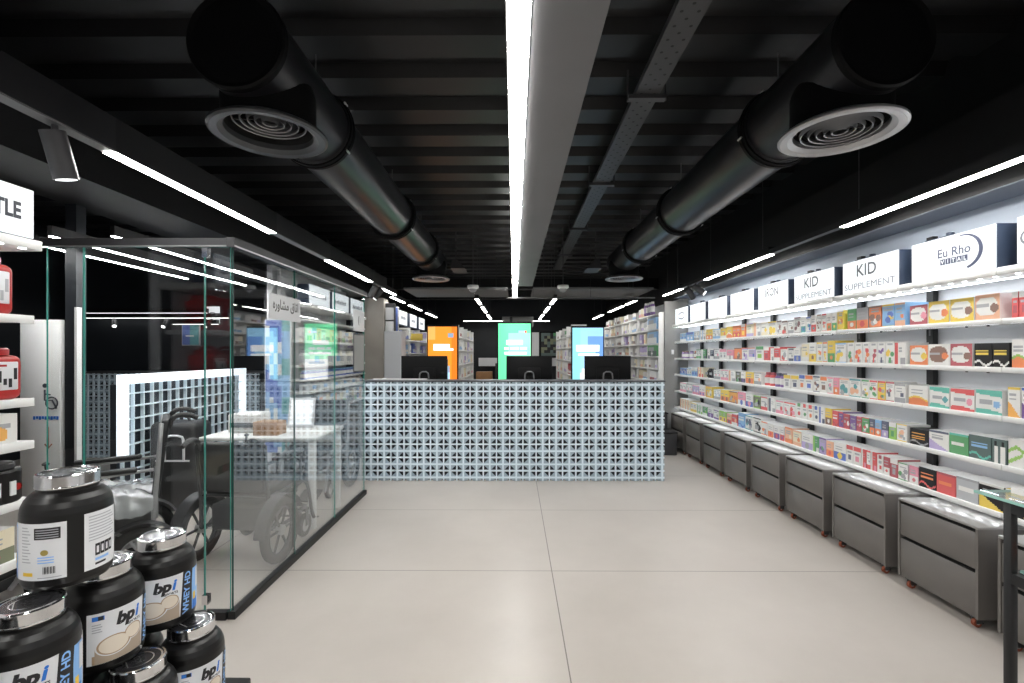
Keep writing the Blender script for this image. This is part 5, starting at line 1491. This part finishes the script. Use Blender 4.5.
# ---------------------------------------------------------------- shelf wall beyond the glass room
FX = -2.30
FZ = [1.80, 1.56, 1.28, 1.12, .98, .74]
FB = [5.30, 5.98, 6.66, 7.33]
BN = ['nearest', 'middle', 'column side']
for k in range(3):
    ya, yb = FB[k], FB[k+1]
    t = thing('lightbox_sign', '%s lightbox sign over the shelf wall behind the glass room' % BN[k], 'sign', (FX, ya, 1.97), group='lightbox signs behind the glass room')
    b = MB(); b.rbox(-2.44, FX-.006, ya+.03, yb-.06, 1.975, 2.20, 'navy', .003, 1); b.build('case', t)
    b = MB(); b.rbox(FX-.008, FX, ya+.032, yb-.062, 1.978, 2.198, 'signface', .002, 1); b.build('face', t)
    b = MB(); b.rbox(-2.62, FX+.02, ya+.004, yb-.004, 1.93, 1.97, 'white', .003, 1); b.build('canopy_board', t)
    b = MB()
    for u in range(7): b.box(FX, FX+.001, ya+.10+.06*u, ya+.14+.06*u, 2.06, 2.11-.01*(u % 2), 'signtext_pale')
    b.build('lettering', t)
    for r, z in enumerate(FZ):
        t = thing('wall_shelf', '%s white board in the %s bay behind the glass room' % (ORD[r], BN[k]), 'shelf', (FX, ya, z), group='boards of the shelf wall behind the glass room')
        b = MB(); b.rbox(-2.62, FX, ya+.004, yb-.004, z-.025, z, 'white', .002, 1); b.build('board', t)
        n = 5 if r in (1, 2) else 6
        kinds = {0: None, 1: 'box', 2: 'tub', 3: 'bottle', 4: 'tub', 5: 'box'}[r]
        if kinds is None: continue
        hh = {1: .16, 2: .17, 3: .10, 4: .10, 5: .17}[r]
        for i in range(n):
            w = (yb-ya-.02)/n
            yc = ya+.01+w*(i+.5)
            where = '%s along the %s board, %s bay behind the glass room' % (ORD[i], ORD[r], BN[k])
            if kinds == 'box':
                cols = [('cream', 'brown', 'maroon', 'half'), ('white', 'green', 'lime', 'half'), ('white', 'sky', 'blue', 'top'), ('peach', 'orange', 'brown', 'splash'), ('white', 'grey', 'pink', 'band')][(i+r+2*k) % 5]
                o = MB(); carton(o, -w/2+.004, w/2-.004, 0, .16, hh*R.uniform(.85, 1), *cols, R, cell=.02)
                x_ = o.build('shelf_carton'); x_.location = (FX-.02, yc, z); x_.rotation_euler = (0, 0, math.pi/2); tag(x_, '%s and %s carton %s' % (cols[0], cols[1], where), 'box', 'cartons behind the glass room')
            else:
                cols = ('blue', 'white', 'sky') if kinds == 'bottle' else ('white', ['silver', 'white', 'sky'][i % 3], 'white' if i % 2 else 'grey')
                t = thing('shelf_tub' if kinds == 'tub' else 'shelf_bottle', '%s %s %s' % (cols[0]+' and '+cols[1], kinds, where), kinds, (FX-.08, yc, z), group='%ss behind the glass room' % kinds)
                b, l = MB(), MB(); pill_bottle(b, l, w*.44 if kinds == 'tub' else w*.36, hh, pal(cols[0]), pal(cols[1]), pal(cols[2])); b.build('body', t, shift=False); l.build('cap', t, shift=False)
b = MB(); b.box(-2.64, -2.60, 5.28, 7.34, 0, 2.35, 'wallwhite'); structure(b.build('wall_shelf_back'))
t = thing('base_cabinet', 'dark base cabinet under the shelf wall behind the glass room', 'cabinet', (-2.45, 6.3, 0))
b = MB(); b.rbox(-2.585, -2.28, 5.32, 7.32, .02, .55, 'greycab', .004, 1); b.build('carcass', t)
for k in range(4):
    b = MB(); b.rbox(-2.28, -2.272, 5.32+.5*k, 5.80+.5*k, .06, .53, 'greycab', .002, 1); b.build('door', t)

# ---------------------------------------------------------------- behind the counter, left aisle
t = thing('brochure_rack', 'narrow grey rack of paper sheets fixed beside the plaster column', 'rack', (-1.95, 7.4, 0))
b = MB(); b.box(-2.02, -1.86, 7.45, 7.47, 1.05, 2.2, 'darkgrey'); b.build('back_plate', t)
for k in range(5):
    b = MB(); b.rbox(-2.01, -1.885, 7.41, 7.45, 1.08+.215*k, 1.27+.215*k, 'grey_panel' if k < 2 else 'label', .003, 1); b.build('paper_sheet', t)
t = thing('grey_locker', 'plain light grey locker standing behind the counter end', 'locker', (-1.75, 7.1, 0))
b = MB(); b.rbox(-1.915, -1.665, 7.0, 7.3, 0, 1.745, 'locker', .006, 2); b.build('body', t)
b = MB(); b.box(-1.90, -1.68, 6.995, 7.0, .1, 1.70, 'locker'); dr = b.build('door', t)
b = MB(); b.box(-1.70, -1.69, 6.985, 6.995, .8, .95, 'silver'); b.build('handle', dr)
t = thing('hanging_banner', 'narrow blue and white banner rising behind the grey locker', 'banner', (-1.9, 7.7, 1.5))
b = MB(); b.rbox(-2.05, -1.90, 7.80, 7.82, 1.20, 2.18, 'label', .002, 1); b.build('cloth', t)
b = MB(); b.cyl((-1.975, 7.83, 0), (-1.975, 7.83, 2.18), .008, 'darkgrey', seg=8); b.box(-2.1, -1.85, 7.74, 7.92, 0, .015, 'darkgrey'); b.build('pole', t)
b = MB(); b.box(-2.04, -1.91, 7.795, 7.80, 1.75, 2.17, pal('blue')); b.box(-2.04, -1.91, 7.795, 7.80, 1.62, 1.66, pal('navy')); b.box(-2.04, -1.91, 7.795, 7.80, 1.54, 1.58, pal('navy')); b.build('print', t)

def aisle(name, x, y0, y1, face, zs, zt, nb, label, gname, depth=.28, base=.1, sizes=(.06, .10), back=True, palette=None, density=1.0):
    """a run of white shelving along Y; face = +1 shows its front towards +X"""
    t = thing(name, label, 'shelving', (x, y0, 0))
    xb = x - face*depth
    lo, hi = min(x, xb), max(x, xb)
    if back:
        b = MB(); b.box(min(xb, xb-face*.015), max(xb, xb-face*.015), y0, y1, 0, zt, 'white'); b.build('back_board', t)
    L = (y1-y0)/nb
    for i in range(nb+1):
        b = MB(); b.rbox(lo, hi, y0+L*i-.009, y0+L*i+.009, base, zt, 'white', .002, 1); b.build('divider', t)
    for z in zs:
        b = MB(); b.rbox(lo, hi, y0, y1, z-.02, z, 'white', .002, 1); b.build('board', t)
    b = MB(); b.box(lo+.01, hi-.01, y0+.01, y1-.01, 0, base, 'greycab'); b.build('plinth', t)
    n = 0
    zs = sorted(zs, reverse=True)
    for r, z in enumerate(zs):
        room = (zt if r == 0 else zs[r-1]-.02) - z
        if r == 0: room = max(room, .20)
        for i in range(nb):
            if name == 'cubby_shelf' and i == 0 and r < 4: continue
            y = y0+L*i+.015
            c = 0
            run = None
            while y < y0+L*(i+1)-.06:
                if run is None or R.random() < .4: run = R.choice(palette)
                w = R.uniform(*sizes)
                if y+w > y0+L*(i+1)-.012: break
                if R.random() < density:
                    h = min(room-.03, R.uniform(.6, .95)*room)
                    o = MB()
                    o.rbox(-w/2+.002, w/2-.002, 0, .12, 0, h, pal(run[0]), .002, 1, smooth=False)
                    o.box(-w/2+.004, w/2-.004, -.001, .0, h*.12, h*.42, pal(run[1]))
                    x_ = o.build('medicine_pack')
                    x_.location = (x-face*.02, y+w/2, z+.0008); x_.rotation_euler = (0, 0, face*math.pi/2)
                    tag(x_, '%s and %s pack, %s in %s compartment, %s row, %s' % (run[0], run[1], ORD[min(c, 19)], ORD[i], ORD[r], gname), 'medicine pack', 'packs on the %s' % gname)
                    c += 1
                y += w+.004
PALB = [('white', 'grey'), ('white', 'pink'), ('white', 'sky'), ('cream', 'peach'), ('white', 'brown'), ('silver', 'white'), ('white', 'crimson'), ('cream', 'grey'), ('lilac', 'white'), ('white', 'lilac')]
aisle('cubby_shelf', 2.26, 7.44, 11.9, -1, [.70, .95, 1.17, 1.37, 1.575, 1.80, 2.04], 2.06, 7, 'long white cubby shelving filled with packs beyond the pillar', 'cubby shelving', palette=PALB, sizes=(.10, .16), base=.45, depth=.3, density=.64)
aisle('gondola_shelf', -1.04, 9.0, 12.2, 1, [.60, .90, 1.19, 1.47, 1.73], 1.95, 4, 'white shelving between the orange and green screens', 'orange side shelving', palette=PALB, sizes=(.12, .2), density=.7)
aisle('gondola_shelf', 1.08, 9.0, 12.2, -1, [.70, 1.0, 1.27, 1.53, 1.76], 1.96, 4, 'white shelving between the green and blue screens', 'green side shelving', palette=PALB + [('green', 'white'), ('crimson', 'white')], sizes=(.12, .2), density=.7)
PALL = [('blue', 'white'), ('white', 'blue'), ('sky', 'white'), ('white', 'grey'), ('cream', 'yellow'), ('lilac', 'white')]
aisle('aisle_shelf', -1.98, 8.15, 11.8, 1, [.9, 1.16, 1.42, 1.66], 1.9, 4, 'white shelving with blue packs beyond the grey locker', 'banner side shelving', palette=PALL, sizes=(.12, .2), density=.85)
# big packs that stand out on the cubby shelving
for i, (y, z, h, w, c1, c2, lab) in enumerate(((7.60, 2.04, .20, .075, 'purple', 'white', 'purple bottle on top of the cubby shelving nearest the pillar'), (7.72, 2.04, .20, .075, 'purple', 'white', 'second purple bottle on top of the cubby shelving'), (7.85, 2.04, .20, .075, 'purple', 'white', 'third purple bottle on top of the cubby shelving'),
        (7.97, 2.04, .21, .075, 'purple', 'lilac', 'fourth purple bottle on top of the cubby shelving'))):
    t = thing('syrup_bottle', lab, 'bottle', (2.215, y, z), group='purple bottles on the cubby shelving')
    b, l = MB(), MB(); pill_bottle(b, l, w/2, h, pal(c1), pal(c2), pal('white')); b.build('body', t, shift=False); l.build('cap', t, shift=False)
for lab, ya, z, h, c1, c2 in (('large green pack in the nearest compartment of the cubby shelving', 7.46, 1.3708, .17, 'green', 'forest'), ('pale blue pack above the green one in the cubby shelving', 7.46, 1.5758, .185, 'sky', 'white'), ('pale blue pack two rows above the green one in the cubby shelving', 7.46, 1.8008, .185, 'sky', 'white')):
    o = MB(); carton(o, -.25, .25, 0, .1, h, c1, c2, 'white', 'half', R, cell=.03)
    x_ = o.build('large_pack'); x_.location = (2.245, ya+.29, z); x_.rotation_euler = (0, 0, -math.pi/2); tag(x_, lab, 'pack', 'large packs on the cubby shelving')
for i, y in enumerate((8.2, 9.05, 9.9)):
    t = thing('lightbox_sign', ['small lightbox sign nearest the grey locker', 'second small lightbox sign beyond the grey locker', 'third small lightbox sign beyond the grey locker'][i], 'sign', (-1.98, y, 1.98), group='small signs over the banner side shelving')
    b = MB(); b.rbox(-2.1, -1.986, y, y+.6, 1.92, 2.17, 'navy', .003, 1); b.build('case', t)
    b = MB(); b.rbox(-1.988, -1.98, y+.004, y+.596, 1.924, 2.166, 'signface', .002, 1); b.build('face', t)
    b = MB()
    for u in range(6): b.box(-1.98, -1.979, y+.12+.06*u, y+.16+.06*u, 2.02, 2.07, 'signtext_pale')
    b.build('lettering', t)
b = MB(); b.box(-1.98, -1.70, 8.315, 8.325, 1.66, 1.665, 'darkgrey'); b.rbox(-1.80, -1.60, 8.30, 8.32, 1.64, 1.76, pal('yellow'), .003, 1); tag(b.build('price_card'), 'yellow card standing out before the blue packs', 'card')

# back wall dressing
b = MB(); b.box(-1.0, 2.2, 13.4, 13.6, 1.05, 1.28, 'wallwhite'); structure(b.build('wall_back_ledge'))
t = thing('framed_display', 'dark framed green display on the rear wall between the screens', 'display', (.95, 13.5, 1.5))
b = MB(); b.rbox(.72, 1.30, 13.30, 13.36, 1.30, 2.02, 'screenblack', .01, 2); b.build('frame', t)
b = MB()
for j in range(8):
    for i in range(6):
        b.quad((.76+.085*i, 13.298, 1.34+.08*j), (.845+.085*i, 13.298, 1.34+.08*j), (.845+.085*i, 13.298, 1.42+.08*j), (.76+.085*i, 13.298, 1.42+.08*j), pal(R.choice(['forest', 'black', 'olive', 'forest', 'green' if j > 4 else 'black'])))
b.build('picture', t)
b = MB(); b.box(.42, .70, 13.36, 13.4, 0, 2.0, 'wallwhite'); structure(b.build('wall_back_panel'))
t = thing('cardboard_box', 'brown cardboard box stacked at the back between orange and green screens', 'box', (-.9, 12.6, 0))
b = MB(); b.rbox(-1.0, -.58, 12.5, 12.9, .45, .92, 'cardboard', .004, 1); b.build('carton_body', t); b = MB(); b.box(-1.0, -.58, 12.68, 12.72, .9202, .922, 'cream'); b.build('tape', t)
b = MB(); b.rbox(-1.1, -.5, 12.45, 12.95, 0, .45, 'greycab', .004, 1); tag(b.build('storage_chest'), 'dark low chest under the brown cardboard box at the back', 'chest')
b = MB(); b.rbox(-.49, -.28, 12.4, 12.7, 0, 1.15, 'darkgrey', .01, 2); tag(b.build('dark_pedestal'), 'dark grey pedestal beside the green screen at the back', 'pedestal')
# low dark chests beside the counter end
for i, (y, h) in enumerate(((7.0, .52), (6.6, .30))):
    t = thing('storage_crate', ['taller dark crate between counter end and pillar', 'low dark crate between counter end and pillar'][i], 'crate', (2.05, y, 0), group='dark crates beside the counter')
    b = MB(); b.rbox(1.88, 2.26, y, y+.33, 0, h, 'darkgrey', .008, 2); b.build('body', t)
    b = MB(); b.rbox(1.87, 2.27, y-.006, y+.34, h, h+.02, 'blackpaint', .004, 1); b.build('lid', t)
b = MB(); b.rbox(2.43, 2.47, 7.342, 7.35, 1.40, 1.47, 'label', .004, 2); b.box(2.443, 2.457, 7.339, 7.342, 1.415, 1.455, 'white'); tag(b.build('wall_switch'), 'small white switch on the grey pillar panel', 'switch')
